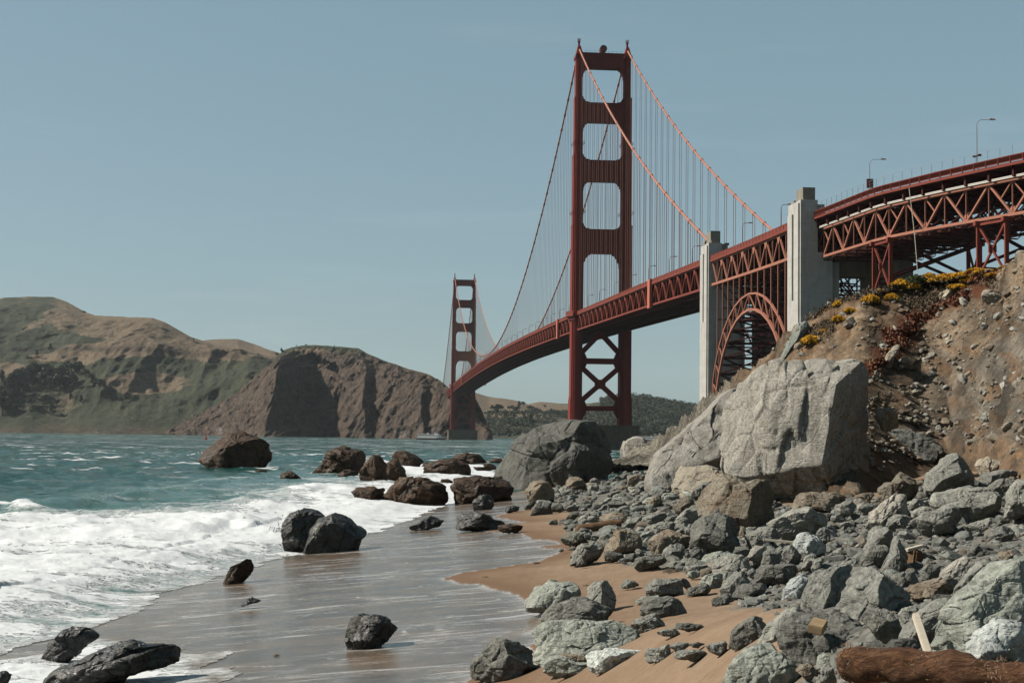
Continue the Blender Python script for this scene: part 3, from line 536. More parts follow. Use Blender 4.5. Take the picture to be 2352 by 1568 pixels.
def deckbits(m, y0, y1, Xh=13.7, bot=10.2):
    n = max(1, int(round((y1 - y0) / 7.62))); ys = np.linspace(y0, y1, n + 1)
    for a, b in zip(ys[:-1], ys[1:]):
        za, zb = zr(a), zr(b)
        m.add([(-14.2, a, za - 1.25), (14.2, a, za - 1.25), (14.2, b, zb - 1.25), (-14.2, b, zb - 1.25), (-14.2, a, za - 2.0), (14.2, a, za - 2.0), (14.2, b, zb - 2.0), (-14.2, b, zb - 2.0)], [(0, 1, 2, 3), (7, 6, 5, 4), (0, 4, 5, 1), (2, 6, 7, 3), (1, 5, 6, 2), (3, 7, 4, 0)])
        m.beam((-Xh, a, za - 3.4), (Xh, a, za - 3.4), .5, 2.6); m.beam((-Xh, a, za - bot), (Xh, a, za - bot), .7, .9)
        for x in (-9, -4.5, 0, 4.5, 9): m.beam((x, a, za - 2.4), (x, b, zb - 2.4), .3, .8)
        for x in (-Xh / 2, 0, Xh / 2): m.beam((x, a, za - bot), (x, b, zb - bot), .5, .7)
        m.beam((-Xh, a, za - bot), (0, b, zb - bot), .5, .5); m.beam((Xh, a, za - bot), (0, b, zb - bot), .5, .5)
        m.beam((-Xh, a, za - bot), (Xh, b, zb - bot), .4, .5); m.beam((Xh, a, za - bot), (-Xh, b, zb - bot), .4, .5)
for X, nm in ((-13.7, 'W'), (13.7, 'E')):
    m = MB()
    for a, b in ((-330, -1), (1, 1279), (1281, 1640)): t = truss_side(X, a, b); m.add(t.v, t.f)
    m.build('stiffening_truss', ORANGE, bridge)
    m = MB(); railing(m, X * 1.045, -330, 1640, 7.62 if X > 0 else 3.81, out=np.sign(X)); m.build('railing', ORANGE, bridge)
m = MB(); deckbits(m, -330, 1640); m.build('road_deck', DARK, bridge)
PINK = steel('pink_orange_steel', (.48, .15, .10))
for yb in (-233, 76, 1064):
    for sx in (-1, 1):
        m = MB(); z = zr(yb); m.box(sx * 14.9 - .55, sx * 14.9 + .55, yb - 2.6, yb + 2.6, z - 11.6, z + .1); m.build('expansion_joint_cover', PINK, bridge)
# cables
def cab(y):
    if 0 <= y <= 1280: t = (y - 640) / 640; return 85.6 + (224.6 - 85.6) * t * t
    u = -y if y < 0 else y - 1280; t = u / 343; return 224.6 + (71.5 - 224.6) * t - 4 * 9.5 * t * (1 - t)
for X in (-13.7, 13.7):
    m = MB(); ys = np.concatenate([np.linspace(-341, 0, 60), np.linspace(0, 1280, 160)[1:], np.linspace(1280, 1623, 50)[1:]])
    m.tube([(X, y, cab(y)) for y in ys], .47, 8)
    for k in range(-22, 107):
        y = k * PAN
        if abs(y) < 4 or abs(y - 1280) < 4: continue
        dy = .9; m.tube([(X, y - dy, cab(y - dy)), (X, y + dy, cab(y + dy))], .72, 8)
    m.build('main_cable', CABLE, bridge, sm=True)
sus = []
for k in list(range(-21, 0)) + list(range(1, 84)) + list(range(85, 105)):
    for X in (-13.7, 13.7):
        y = k * PAN; z1 = zr(y) - 2
        if cab(y) > z1 + 1: sus.append((abs(y + 200), X, y, z1, cab(y)))
sus.sort(); rest = MB()
for i, (_, X, y, z1, z2) in enumerate(sus):
    m = MB() if i < 99 else rest
    for dx in (-.42, .42):
        for dy in (-.28, .28): m.beam((X + dx, y + dy, z1), (X + dx, y + dy, z2 + .2), .085 if y < 350 else .12)
    if i < 99: m.build('suspender_rope', CABLE, bridge)
tag(rest.build('suspender_rope', CABLE, bridge), kind='stuff')

def shaft_poly(X, hx, hy):                               # stepped cross-section of a tower leg
    a1, a2, a3 = hx * .52, hx * .78, hx; b1, b2, b3 = hy, hy * .86, hy * .62
    Q = [(a1, b1), (a1, b2), (a2, b2), (a2, b3), (a3, b3)]
    P = [(x, y) for x, y in Q] ; P = P + [(x, -y) for x, y in Q[::-1]]; P = P + [(-x, -y) for x, y in Q]; P = P + [(-x, y) for x, y in Q[::-1]]
    return [(X + x, y) for x, y in P]
SEC = [(13.4, 15, 3.7, 8.6), (15, 27.5, 3.45, 8.2), (27.5, 29.0, 3.25, 7.7), (29, 124, 3.05, 7.25), (124, 163.5, 2.72, 6.2), (163.5, 196, 2.35, 5.1), (196, 218.5, 1.85, 4.2)]
def opening(z0, z1, hw, r, steps=4, lower=True):
    """outline of an opening with stepped corners, used to cut the struts"""
    return z0, z1, hw, r
STR = [(213.2, 221.6), (182.6, 193.4), (149.2, 161), (108.8, 122.2)]     # portal struts: underside, top
HW = [11.9, 11.4, 11.0, 10.7, 10.7]
def make_tower(y, pier):
    tw = empty('tower', (0, y, 0), 0, bridge)
    for X in (-13.7, 13.7):
        m = MB()
        for z0, z1, hx, hy in SEC: m.prism(shaft_poly(X, hx, hy), z0, z1)
        for (za, hx, hy) in ((124, 3.05, 7.25), (163.5, 2.72, 6.2), (196, 2.35, 5.1)): m.prism(shaft_poly(X, hx * 1.02, hy * 1.02), za - .9, za + .5)
        m.box(X - 2.3, X + 2.3, -4.8, 4.8, 218.4, 220.2)
        m.build('leg', TOWER, tw)
        m = MB(); m.add([(X - 2.0, -4, 220), (X + 2.0, -4, 220), (X + 2.0, 4, 220), (X - 2.0, 4, 220), (X - .7, -2.2, 225.6), (X + .7, -2.2, 225.6), (X + .7, 2.2, 225.6), (X - .7, 2.2, 225.6)], [(0, 3, 2, 1), (4, 5, 6, 7), (0, 1, 5, 4), (1, 2, 6, 5), (2, 3, 7, 6), (3, 0, 4, 7)])
        m.box(X - .5, X + .5, -.5, .5, 225.6, 228.2); m.box(X - .8, X + .8, -.8, .8, 228.2, 228.5)
        for dx in (-.7, .7):
            for dy in (-.7, .7): m.beam((X + dx, dy, 228.4), (X + dx, dy, 230.2), .14)
        m.beam((X - .7, -.7, 230), (X + .7, -.7, 230), .1); m.beam((X - .7, .7, 230), (X + .7, .7, 230), .1); m.beam((X - .7, -.7, 229.3), (X + .7, -.7, 229.3), .1); m.tube([(X, 0, 228.4), (X, 0, 229.8)], .35, 6)
        m.build('cable_saddle', TOWER, tw)
        # collar gallery under the road, outside the leg
    for k, (z0, z1) in enumerate(STR):
        hw = HW[k] + .3; hwt = HW[k]; m = MB(); c = 3.2 if k < 3 else 4.6
        P = [(-hw, z1), (hw, z1), (hw, z0 - c * 1.7), (hw - c * .17, z0 - c * 1.7), (hw - c * .2, z0 - c * 1.1), (hw - c * .36, z0 - c * 1.0), (hw - c * .42, z0 - c * .6), (hw - c * .62, z0 - c * .5), (hw - c * .72, z0 - c * .22), (hw - c * 1.0, z0 - c * .16), (hw - c * 1.05, z0)]
        P = P + [(-x, z) for x, z in P[::-1][:-2]]
        up = 2.2 if k > 0 else .6
        m.slab_xz(P, -3.0, 3.0)
        for sx in (-1, 1):                               # stepped corners above the strut
            Q = [(sx * hw, z1), (sx * hw, z1 + up * 1.5), (sx * (hw - up * .22), z1 + up * 1.4), (sx * (hw - up * .3), z1 + up * .85), (sx * (hw - up * .7), z1 + up * .7), (sx * (hw - up * .8), z1 + up * .3), (sx * (hw - up * 1.7), z1 + up * .22), (sx * (hw - up * 1.8), z1)]
            m.slab_xz(Q, -2.9, 2.9)
        for x in np.arange(-8.4, 8.5, 2.1): m.box(x - .22, x + .22, -3.35, 3.35, z0 + .6, z1 - .5)
        m.box(-hw, hw, -3.4, 3.4, z1 - .55, z1 + .02)
        m.build('portal_strut', TOWER, tw)
    br = MB(); w = 2.7
    def bm_(p, q, t=w): br.beam((p[0], 0, p[1]), (q[0], 0, q[1]), t, 2.6, up=(0, 1, 0))
    zt = zr(y) - 12.5
    bm_((0, zt + 1), (-10.9, 53)); bm_((0, zt + 1), (10.9, 53)); br.beam((-11.4, 0, 48.8), (11.4, 0, 48.8), 2.4, 3.2)
    bm_((-10.9, 45.6), (0, 36)); bm_((10.9, 45.6), (0, 36)); bm_((0, 36), (-10.9, 26.4)); bm_((0, 36), (10.9, 26.4)); br.beam((-11.4, 0, 22.6), (11.4, 0, 22.6), 2.4, 2.8)
    br.slab_xz([(-2.9, 38.6), (2.9, 38.6), (2.9, 33.4), (-2.9, 33.4)], -1.35, 1.35); br.slab_xz([(-2.5, zt + 1.5), (2.5, zt + 1.5), (3, zt - 2), (1, zt - 2.2), (-1, zt - 2.2), (-3, zt - 2)], -1.36, 1.36)
    for sx in (-1, 1):
        for zc in (48.8, 22.6): br.slab_xz([(sx * 11.2, zc + 6.5), (sx * 8.6, zc + 4), (sx * 7.6, zc + 1.5), (sx * 7.6, zc - 1.5), (sx * 8.6, zc - 4), (sx * 11.2, zc - 6.5)], -1.34, 1.34)
    br.build('cross_bracing', TOWER, tw)
    m = MB(); m.box(-20, 20, -12, 12, -3, 12.2); m.box(-20.6, 20.6, -12.6, 12.6, 12.2, 13.4)
    for x in np.linspace(-18, 18, 10): m.box(x - .6, x + .6, -12.4, 12.4, -3, 12.2)
    for x in np.linspace(-20, 20, 17): m.beam((x, -12.3, 13.4), (x, -12.3, 14.7), .1)
    m.beam((-20, -12.3, 14.6), (20, -12.3, 14.6), .1); m.beam((-20, -12.3, 14.0), (20, -12.3, 14.0), .07)
    m.build('pier', CONC2, tw)
    zc = zr(y) - 1.2
    for sx in (-1, 1):                                   # walkway balcony wrapped round each leg
        m = MB(); X = sx * 13.7; n = 14; P = [(X + sx * (3.1 + 2.6 * math.sin(math.pi * k / n)), -9.4 + 18.8 * k / n) for k in range(n + 1)] + [(X, 9.4), (X, -9.4)]
        m.prism(P, zc - 1.6, zc); Pi = [(X + sx * (2 + 2.2 * math.sin(math.pi * k / n)), -8 + 16 * k / n) for k in range(n + 1)] + [(X, 8), (X, -8)]; m.prism(Pi, zc - 3.4, zc - 1.6)
        for a, b in zip(P[:n], P[1:n + 1]): m.beam((*a, zc + .7), (*b, zc + .7), .07, 1.1); m.beam((*a, zc), (*a, zc + 1.3), .14)
        m.build('balcony', ORANGE, tw)
    if pier:
        m = MB(); n = 40; R = []
        for k in range(n + 1):
            a = 2 * math.pi * k / n; R.append((42 * math.cos(a), 24 * math.sin(a)))
        for (x0, y0), (x1, y1) in zip(R[:-1], R[1:]): m.beam((x0, y0, 1), (x1, y1, 1), 2.2, 7)
        f_ = m.build('fender_wall', CONC2, tw)
        m = MB()
        for x, yy in R[::1]: m.beam((x, yy, 4.5), (x, yy, 5.7), .12)
        for (x0, y0), (x1, y1) in zip(R[:-1], R[1:]): m.beam((x0, y0, 5.6), (x1, y1, 5.6), .12)
        m.build('fender_railing', ORANGE, f_)
        m = MB(); m.tube([(0, -2.2, 224.4), (0, 2.2, 224.4)], 2.0, 20); m.box(-.5, .5, -1.2, 1.2, 221.6, 222.8); m.tube([(0, -2.5, 224.4), (0, -2.2, 224.4)], 1.6, 20); m.build('beacon_drum', LAMPH, tw)
        m = MB()
        for x in np.arange(-10, 10.1, 2.5): m.beam((x, -3, 221.6), (x, -3, 222.7), .08)
        m.beam((-11, -3, 222.6), (11, -3, 222.6), .07); m.build('top_railing', TOWER, tw)
    for zz, hx, hy in ((131, 2.75, 6.25), (170, 2.4, 5.1)):
        m = MB()
        for X in (-13.7, 13.7):
            for zq in (zz, zz + .9): 
                for sx, sy in ((1, 0), (-1, 0)): m.beam((X + sx * (hx + .7), -hy - .7, zq), (X + sx * (hx + .7), hy + .7, zq), .16)
                for sy in (1, -1): m.beam((X - hx - .7, sy * (hy + .7), zq), (X + hx + .7, sy * (hy + .7), zq), .16)
        m.build('maintenance_platform', TOWER, tw)
    return tw
make_tower(0, True); make_tower(1280, False)
m = MB()                                                 # painters' traveller hung under the deck near the tower
zc = zr(-55) - 13; m.box(-2, 2, -58, -53, zc - .4, zc); m.box(-2, -1.8, -58, -53, zc, zc + 1.2); m.box(1.8, 2, -58, -53, zc, zc + 1.2)
for x in (-2, 2): m.beam((x, -55.5, zc), (x, -55.5, zc + 3), .2)
m.build('maintenance_traveller', DARK, bridge)

# ---------------------------------------------------------------- concrete pylons
def pylon(y0, y1, ztop, label, wl, lower=-4, east=0):
    p = tag(empty('concrete_pylon', bw(0, (y0 + y1) / 2, 0), TH), label, 'pylon'); ym = (y1 - y0) / 2
    for sx in (-1, 1):
        if sx > 0: ztop -= east
        m = MB(); o = 15.1; wi = o - wl; w2 = o - 4.6; A = lambda a, b: (min(sx * a, sx * b), max(sx * a, sx * b)); zd = zr((y0 + y1) / 2)
        m.box(*A(o, wi), -ym, ym, lower, zd - 9.6); m.box(*A(o - .02, w2), -ym + .01, ym - .01, zd - 9.6, zd + 4.2)
        cr_ = MB(); cr_.box(*A(o - .9, w2 + .4), -ym + 1.0, ym - 4.4, zd + 4.2, ztop); cr_.box(*A(o - .4, w2 - 1.1), ym - 4.2, ym - 1.4, zd + 4.2, ztop - 2.6); cr_.box(*A(o - 1.0, w2 + 1.2), -ym + .3, -ym + 1.0, zd + 4.2, ztop - 3.2)
        cr_.box(*A(w2, w2 - 2.2), -ym + 1.2, ym - 1.2, zd + .2, ztop - 4.4)
        # pilasters and the long groove on the seaward face
        m.box(*A(o + .45, o), -ym + .8, -.9, zd - 22, zd + 3.4); m.box(*A(o + .45, o), .9, ym - .8, zd - 22, zd + 1.2); m.box(*A(o + .45, o), -ym + .8, ym - .8, lower, zd - 22)
        m.box(*A(wi, wi - 2.4), -ym + 2, ym - 2, lower, zd - 12)
        m.build('shaft', CONC if sx < 0 else CONC2, p); cr_.build('crown_block', CROWN, p)  # east shaft in darker concrete: its shade is put into the colour
    m = MB(); zd = zr((y0 + y1) / 2); m.box(-15.1 + wl, 15.1 - wl, -2.6, 2.6, zd - 15.5, zd - 9.8); m.build('cross_wall', CONC2, p)  # cross wall likewise coloured dark for the shade under the road
    m = MB(); m.beam((-10.4, 0, ztop - 4), (-7.4, -.2, ztop - 3.7), .3); m.box(-8.2, -6.8, -.5, .1, ztop - 4.1, ztop - 3.4); m.build('lamp_bracket', LAMPH, p)
    return p
pylon(-343, -331, 76.4, 'tall pale concrete pylon on the far side of the steel arch', 10.5)
pylon(-453.5, -441.5, 73.4, 'tall pale concrete pylon between steel arch and viaduct', 8.6, east=2.5)

# ---------------------------------------------------------------- steel arch between the pylons
arch = tag(empty('arch_bridge', RT['loc'], RT['rz']), 'orange steel arch span carrying the road between two concrete pylons', 'bridge')
YC, ZB = -393.0, 12.0
zt_ = lambda y: ZB + 38.6 * math.sqrt(max(0, 1 - ((y - YC) / 51.5) ** 2)); zl_ = lambda y: ZB - 2 + 35.8 * math.sqrt(max(0, 1 - ((y - YC) / 45.5) ** 2))
tpar = np.linspace(-math.pi / 2, math.pi / 2, 19)
for X in (-13.7, 13.7):
    m = MB(); Tn = [(X, YC + 51.5 * math.sin(t), ZB + 38.6 * math.cos(t)) for t in tpar]; Bn = [(X, YC + 45.5 * math.sin(t), ZB - 2 + 35.8 * math.cos(t)) for t in tpar]
    Tn = [(x, min(max(y, -441.6), -344.5), z) for x, y, z in Tn]
    for k in range(18):
        m.beam(Tn[k], Tn[k + 1], .6, .55); m.beam(Bn[k], Bn[k + 1], .75, .75); m.beam(Tn[k], Bn[k], .3, .3)
        m.beam(Tn[k], Bn[k + 1], .3, .3) if k >= 9 else m.beam(Bn[k], Tn[k + 1], .3, .3)
    m.build('arch_rib', ARCH, arch)
    t = truss_side(X, -441.4, -343.1, top=2.2, bot=9.7, w=.5); t.build('deck_truss', ARCH, arch)
    for y in np.arange(-441.4 + 7.56, -344, 7.56): MB().beam((X, y, zr(y) - 9.7), (X, y, max(zt_(y), 14)), .4, .4).build('spandrel_column', ARCH, arch)
    m = MB(); railing(m, X * 1.045, -441.4, -343.1, 3.81, out=np.sign(X)); m.build('railing', ORANGE, arch)
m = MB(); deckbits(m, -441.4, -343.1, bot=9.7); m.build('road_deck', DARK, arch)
m = MB()
for t in tpar[1:-1:1]:
    yT, z_ = YC + 51.5 * math.sin(t), ZB + 38.6 * math.cos(t); yB, zB2 = YC + 45.5 * math.sin(t), ZB - 2 + 35.8 * math.cos(t)
    yT = min(max(yT, -441.6), -344.5)
    m.beam((-13.7, yB, zB2), (13.7, yB, zB2), .6, .8); m.beam((-13.7, yT, z_), (13.7, yT, z_), .4, .5); m.beam((-13.7, yB, zB2), (13.7, yT, z_), .3, .3); m.beam((13.7, yB, zB2), (-13.7, yT, z_), .3, .3); m.beam((-6, yB, zB2), (-6, yT, z_), .3, .3); m.beam((6, yB, zB2), (6, yT, z_), .3, .3)
for a, b in zip(tpar[1:-2], tpar[2:-1]):
    p = lambda t, X: (X, YC + 45.5 * math.sin(t), ZB - 2 + 35.8 * math.cos(t)); m.beam(p(a, -13.7), p(b, 0), .45, .5); m.beam(p(a, 13.7), p(b, 0), .45, .5); m.beam(p(b, -13.7), p(a, 0), .45, .5); m.beam(p(b, 13.7), p(a, 0), .45, .5)
for y in np.arange(-441.4 + 7.56, -344, 7.56):
    zt = zr(y) - 9.7; zb = zt_(y)
    if zt - zb > 6:
        m.beam((-13.7, y, zt), (0, y, zb + .5), .35, .35); m.beam((13.7, y, zt), (0, y, zb + .5), .35, .35); m.beam((-13.7, y, (zt + zb) / 2), (13.7, y, (zt + zb) / 2), .4, .4); m.beam((-13.7, y, zb), (0, y, zt), .35, .35); m.beam((13.7, y, zb), (0, y, zt), .35, .35)
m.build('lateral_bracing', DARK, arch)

# ---------------------------------------------------------------- approach viaduct, curving off to the right
VW = np.array([(78.0, 408), (79.6, 397), (84.9, 359), (93.6, 335), (104.2, 310), (117, 285), (131, 262), (150, 236)], float)      # its near edge, seen from above
tt = np.linspace(0, len(VW) - 1, 400); VWs = np.stack([np.interp(tt, range(len(VW)), VW[:, k]) for k in (0, 1)], 1)
for _ in range(120): VWs[1:-1] = (VWs[:-2] + 2 * VWs[1:-1] + VWs[2:]) / 4
sl = np.concatenate([[0], np.cumsum(np.linalg.norm(np.diff(VWs, axis=0), axis=1))]); VL = sl[-1]
def vp(s, off=0., z=0.):
    x, y = np.interp(s, sl, VWs[:, 0]), np.interp(s, sl, VWs[:, 1]); x2, y2 = np.interp(s + 2, sl, VWs[:, 0]), np.interp(s + 2, sl, VWs[:, 1]); x1, y1 = np.interp(s - 2, sl, VWs[:, 0]), np.interp(s - 2, sl, VWs[:, 1])
    t = np.array([x2 - x1, y2 - y1]); t /= np.linalg.norm(t); n = np.array([-t[1], t[0]])      # away from the camera side
    return np.array([x + n[0] * off, y + n[1] * off, z])
sgn = 1 if vp(100, 10)[0] > vp(100, 0)[0] else -1
V0 = vp(0)
def vq(s, off, z): return vp(s, off * sgn, z) - np.array([V0[0], V0[1], 0])
vz = lambda s: 66.9 - 1.4 * s / VL
via = tag(empty('approach_viaduct', (V0[0], V0[1], 0)), 'orange steel truss viaduct curving off to the right above the hillside', 'viaduct')
DW = 27.4; SS = np.arange(0, VL - 3, 3.75)
m = MB()
for a, b in zip(SS[:-1], SS[1:]):
    za, zb = vz(a), vz(b)
    m.beam(vq(a, 0, za), vq(b, 0, zb), .2, .18); m.beam(vq(a, 0, za - 1.15), vq(b, 0, zb - 1.15), .18, .16); m.beam(vq(a, 0, za + .05), vq(a, 0, za - 2.2), .26, .26)
    for k in range(13):
        s = a + (b - a) * (k + .5) / 13; m.beam(vq(s, 0, vz(s)), vq(s, 0, vz(s) - 1.1), .2, .06)
    m.beam(vq(a, -.15, za - 1.85), vq(b, -.15, zb - 1.85), .3, .55)
m.build('railing', ORANGE, via)
m = MB()
for a, b in zip(SS[:-1], SS[1:]):
    m.beam(vq(a, .5, vz(a)), vq(a, .5, vz(a) + 2.2), .07); m.beam(vq(a, .5, vz(a) + 2.2), vq(b, .5, vz(b) + 2.2), .05); m.beam(vq(a, .5, vz(a) + 1.4), vq(b, .5, vz(b) + 1.4), .03); m.beam(vq(a, .5, vz(a) + .7), vq(b, .5, vz(b) + .7), .03)
m.build('safety_fence', GREYM, via)
m = MB()
for a, b in zip(SS[:-1:2], SS[2::2]):
    za, zb = vz(a), vz(b); P = [vq(a, 0, za - 1.4), vq(a, DW + 2, za - 1.4), vq(b, DW + 2, zb - 1.4), vq(b, 0, zb - 1.4)]
    m.add(P + [p - np.array((0, 0, .7)) for p in P], [(0, 1, 2, 3), (7, 6, 5, 4), (0, 4, 5, 1), (1, 5, 6, 2), (2, 6, 7, 3), (3, 7, 4, 0)])
    m.beam(vq(a, .6, za - 3.2), vq(a, DW + 1, za - 3.2), .5, 2.2); m.beam(vq(a, 0, za - 2.2), vq(a, 2.6, za - 4.2), .3, .3)
    for off in (6, 10.5, 15, 19.5, 24): m.beam(vq(a, off, za - 2.6), vq(b, off, zb - 2.6), .3, .9)
    m.beam(vq(a, 2.4, za - 11.6), vq(a, DW - 1, za - 11.6), .45, .5); m.beam(vq(a, 2.4, za - 11.6), vq(b, DW / 2, zb - 11.6), .35, .4); m.beam(vq(a, DW - 1, za - 11.6), vq(b, DW / 2, zb - 11.6), .35, .4)
    for off in (7.5, DW / 2, DW - 6): m.beam(vq(a, off, za - 11.6), vq(b, off, zb - 11.6), .3, .4); m.beam(vq(a, off, za - 11.6), vq(b, off + 3, zb - 4.4), .25, .25); m.beam(vq(a, off, za - 4.4), vq(b, off, zb - 11.6), .25, .25)
    for o1 in np.arange(3.2, DW - 2, 2.6): m.beam(vq(a, o1, za - 12.6), vq((a + b) / 2, o1 + 1.3, (za + zb) / 2 - 11.7), .16, .16); m.beam(vq((a + b) / 2, o1 + 1.3, (za + zb) / 2 - 11.7), vq(a, o1 + 2.6, za - 12.6), .16, .16)
    m.beam(vq(a, 2.4, za - 12.7), vq(a, DW - 1, za - 12.7), .3, .3)
    m.beam(vq(a, 2.4, za - 11.6), vq(b, DW - 1, zb - 11.6), .3, .35); m.beam(vq(a, DW - 1, za - 11.6), vq(b, 2.4, zb - 11.6), .3, .35)
    m.beam(vq(a, 2.4, za - 11.6), vq(a, DW / 2, za - 4.4), .35, .35); m.beam(vq(a, DW - 1, za - 11.6), vq(a, DW / 2, za - 4.4), .35, .35)
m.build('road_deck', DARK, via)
for off in (2.4, DW - 1):
    m = MB(); ps = np.arange(.5, VL - 8, 7.3)
    T = [vq(s, off, vz(s) - 4.6) for s in ps]; B = [vq(s, off, vz(s) - 11.8) for s in ps]
    for k in range(len(ps) - 1):
        m.beam(T[k], T[k + 1], .5, .6); m.beam(B[k], B[k + 1], .6, .62); m.beam(T[k], B[k], .28, .28)
        if k % 2 == 0: m.beam(T[k], B[k + 1], .46, .42)
        else: m.beam(B[k], T[k + 1], .46, .42)
        md = (T[k] + B[k + 1]) / 2 if k % 2 == 0 else (B[k] + T[k + 1]) / 2
        if k % 3 != 2: m.beam(md, T[k + 1] if k % 2 == 0 else T[k], .28, .26)
        if k % 2 == 1: c = B[k]; d_ = (B[k + 1] - B[k]) / 7.3; m.add([c + d_ * -1.1 + (0, 0, .3), c + d_ * 1.1 + (0, 0, .3), c + d_ * .5 + (0, 0, 1.7), c + d_ * -.5 + (0, 0, 1.7), c + d_ * -1.1 + (.35, .35, .3), c + d_ * 1.1 + (.35, .35, .3), c + d_ * .5 + (.35, .35, 1.7), c + d_ * -.5 + (.35, .35, 1.7)], [(0, 1, 2, 3), (7, 6, 5, 4), (0, 4, 5, 1), (1, 5, 6, 2), (2, 6, 7, 3), (3, 7, 4, 0)])
    m.build('side_truss', ARCH, via)
m = MB()
for dz in (-4.0, -3.72): m.tube([vq(s, 1.2, vz(s) + dz - .3) for s in SS], .14, 6)
for s in SS[::4]: m.beam(vq(s, 1.2, vz(s) - 2), vq(s, 1.2, vz(s) - 4.4), .14)
m.build('utility_pipe', PIPE, via)
def vs_at(px, off=2.4):                                  # place along the viaduct under a given sight line
    ss = np.linspace(0, VL - 5, 800); q = np.array([vq(s, off, 0) + V0 * (1, 1, 0) for s in ss]); return float(ss[np.argmin(np.abs(q[:, 0] / q[:, 1] - ray(px, 620)[0]))])
for a, b in ((2007, 2046), (2248, 2312)):
    sa, sb = vs_at(a), vs_at(b); bt = empty('bent', (0, 0, 0), 0, via)
    for off in (2.4, DW - 1):
        m = MB(); zt = vz(sa) - 12.3; zb = 18.
        for s in (sa, sb): m.beam(vq(s, off, zt), vq(s, off, zb), .8, .8); m.box(*(lambda c: (c[0] - .9, c[0] + .9, c[1] - .9, c[1] + .9, zt - .7, zt + .2))(vq(s, off, zt)))
        h = (zt - zb) / 3
        for k in range(3):
            z0, z1 = zt - k * h, zt - (k + 1) * h; m.beam(vq(sa, off, z0 - .5), vq(sb, off, z1), .42, .42); m.beam(vq(sb, off, z0 - .5), vq(sa, off, z1), .42, .42); m.beam(vq(sa, off, z0 - .5), vq(sb, off, z0 - .5), .45, .5)
            c = (vq(sa, off, (z0 + z1) / 2) + vq(sb, off, (z0 + z1) / 2)) / 2; m.box(c[0] - .8, c[0] + .8, c[1] - .35, c[1] + .35, c[2] - .9, c[2] + .7)
        m.build('column_frame', ORANGE, bt)
    m = MB()
    for s in (sa, sb):
        zt = vz(sa) - 12.6; m.beam(vq(s, 2.4, zt), vq(s, DW - 1, zt - 9), .6, .6); m.beam(vq(s, DW - 1, zt), vq(s, 2.4, zt - 9), .6, .6); m.beam(vq(s, 2.4, zt - 9.5), vq(s, DW - 1, zt - 9.5), .6, .7); m.beam(vq(s, 2.4, zt - 10), vq(s, DW - 1, zt - 19), .6, .6); m.beam(vq(s, DW - 1, zt - 10), vq(s, 2.4, zt - 19), .6, .6)
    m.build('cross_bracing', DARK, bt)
sp0 = vs_at(2090, -.4); m = MB(); e_ = hill_pt(2102, 654); Q = vq(sp0, -.5, vz(sp0) - 2.2) + V0 * (1, 1, 0)
low = Q + np.array([1.6, -2.0, -30.]); m.tube([Q * (1 - t) + low * t + np.array([.5 * math.sin(3 * t), 0, 0]) for t in np.linspace(0, 1, 12)], .09, 5)
tag(m.build('hanging_rope', ROPE), 'thin pale rope hanging from viaduct edge down to the hillside', 'rope')

# ---------------------------------------------------------------- street lamps
LAMPG = plain('dull_red_grey_metal', (.22, .12, .10))
def make_lamp(h, name, arm=2.6, mat=LAMPH, th=1.):
    r = empty(name, (0, 0, 0)); m = MB(); m.tube([(0, 0, 0), (0, 0, h - 1.2)], [.16 * th, .11 * th], 8); m.box(-.25, .25, -.25, .25, 0, .9); m.build('pole', mat, r)
    m = MB(); m.tube([(arm * .42 * (1 - math.cos(t)) * .9, 0, h - 1.2 + 1.2 * math.sin(t)) for t in np.linspace(0, math.pi / 2, 7)] + [(arm, 0, h + .02)], .09 * th, 6); m.build('arm', mat, r)
    m = MB(); m.add([(arm - .5, -.28, h - .05), (arm + .8, -.28, h - .02), (arm + .8, .28, h - .02), (arm - .5, .28, h - .05), (arm - .4, -.2, h + .28), (arm + .6, -.16, h + .2), (arm + .6, .16, h + .2), (arm - .4, .2, h + .28)], [(0, 3, 2, 1), (4, 5, 6, 7), (0, 1, 5, 4), (1, 2, 6, 5), (2, 3, 7, 6), (3, 0, 4, 7)]); m.build('lamp_head', mat, r)
    return r
lamp0 = make_lamp(8.2, 'street_lamp', 2.4); first = True
ly = [-425, -380, -305, -262, -218, -172, -127, -80, -38, 40, 85] + list(range(130, 1060, 46)) + [1110, 1160, 1210]
ORD = ['first', 'second', 'third', 'fourth', 'fifth', 'sixth', 'seventh', 'eighth', 'ninth', 'tenth', 'eleventh', 'twelfth', 'thirteenth', 'fourteenth', 'fifteenth', 'sixteenth', 'seventeenth', 'eighteenth', 'nineteenth', 'twentieth'] + ['%dth' % k if k % 10 not in (1, 2, 3) else '%d%s' % (k, {1: 'st', 2: 'nd', 3: 'rd'}[k % 10]) for k in range(21, 60)]
south = [y for y in ly if -331 < y < 0]; north = [y for y in ly if y > 0]
for y in ly:
    o = lamp0 if first else copy_tree(lamp0); first = False
    o.location = bw(-12.6, y, zr(y) - 1.3); o.rotation_euler = (0, 0, TH)
    if y < -331: lb = 'dark curved street lamp above the steel arch, ' + ('nearer the viaduct' if y < -400 else 'nearer the far pylon')
    elif y < 0: lb = 'dark curved lamp on bridge deck, %s from the far pylon towards the tall tower' % ORD[south.index(y)]
    else: lb = 'dark curved lamp on bridge deck, %s beyond the tall near tower' % ORD[north.index(y)]
    tag(o, lb, 'street lamp', 'street lamps along the bridge deck')
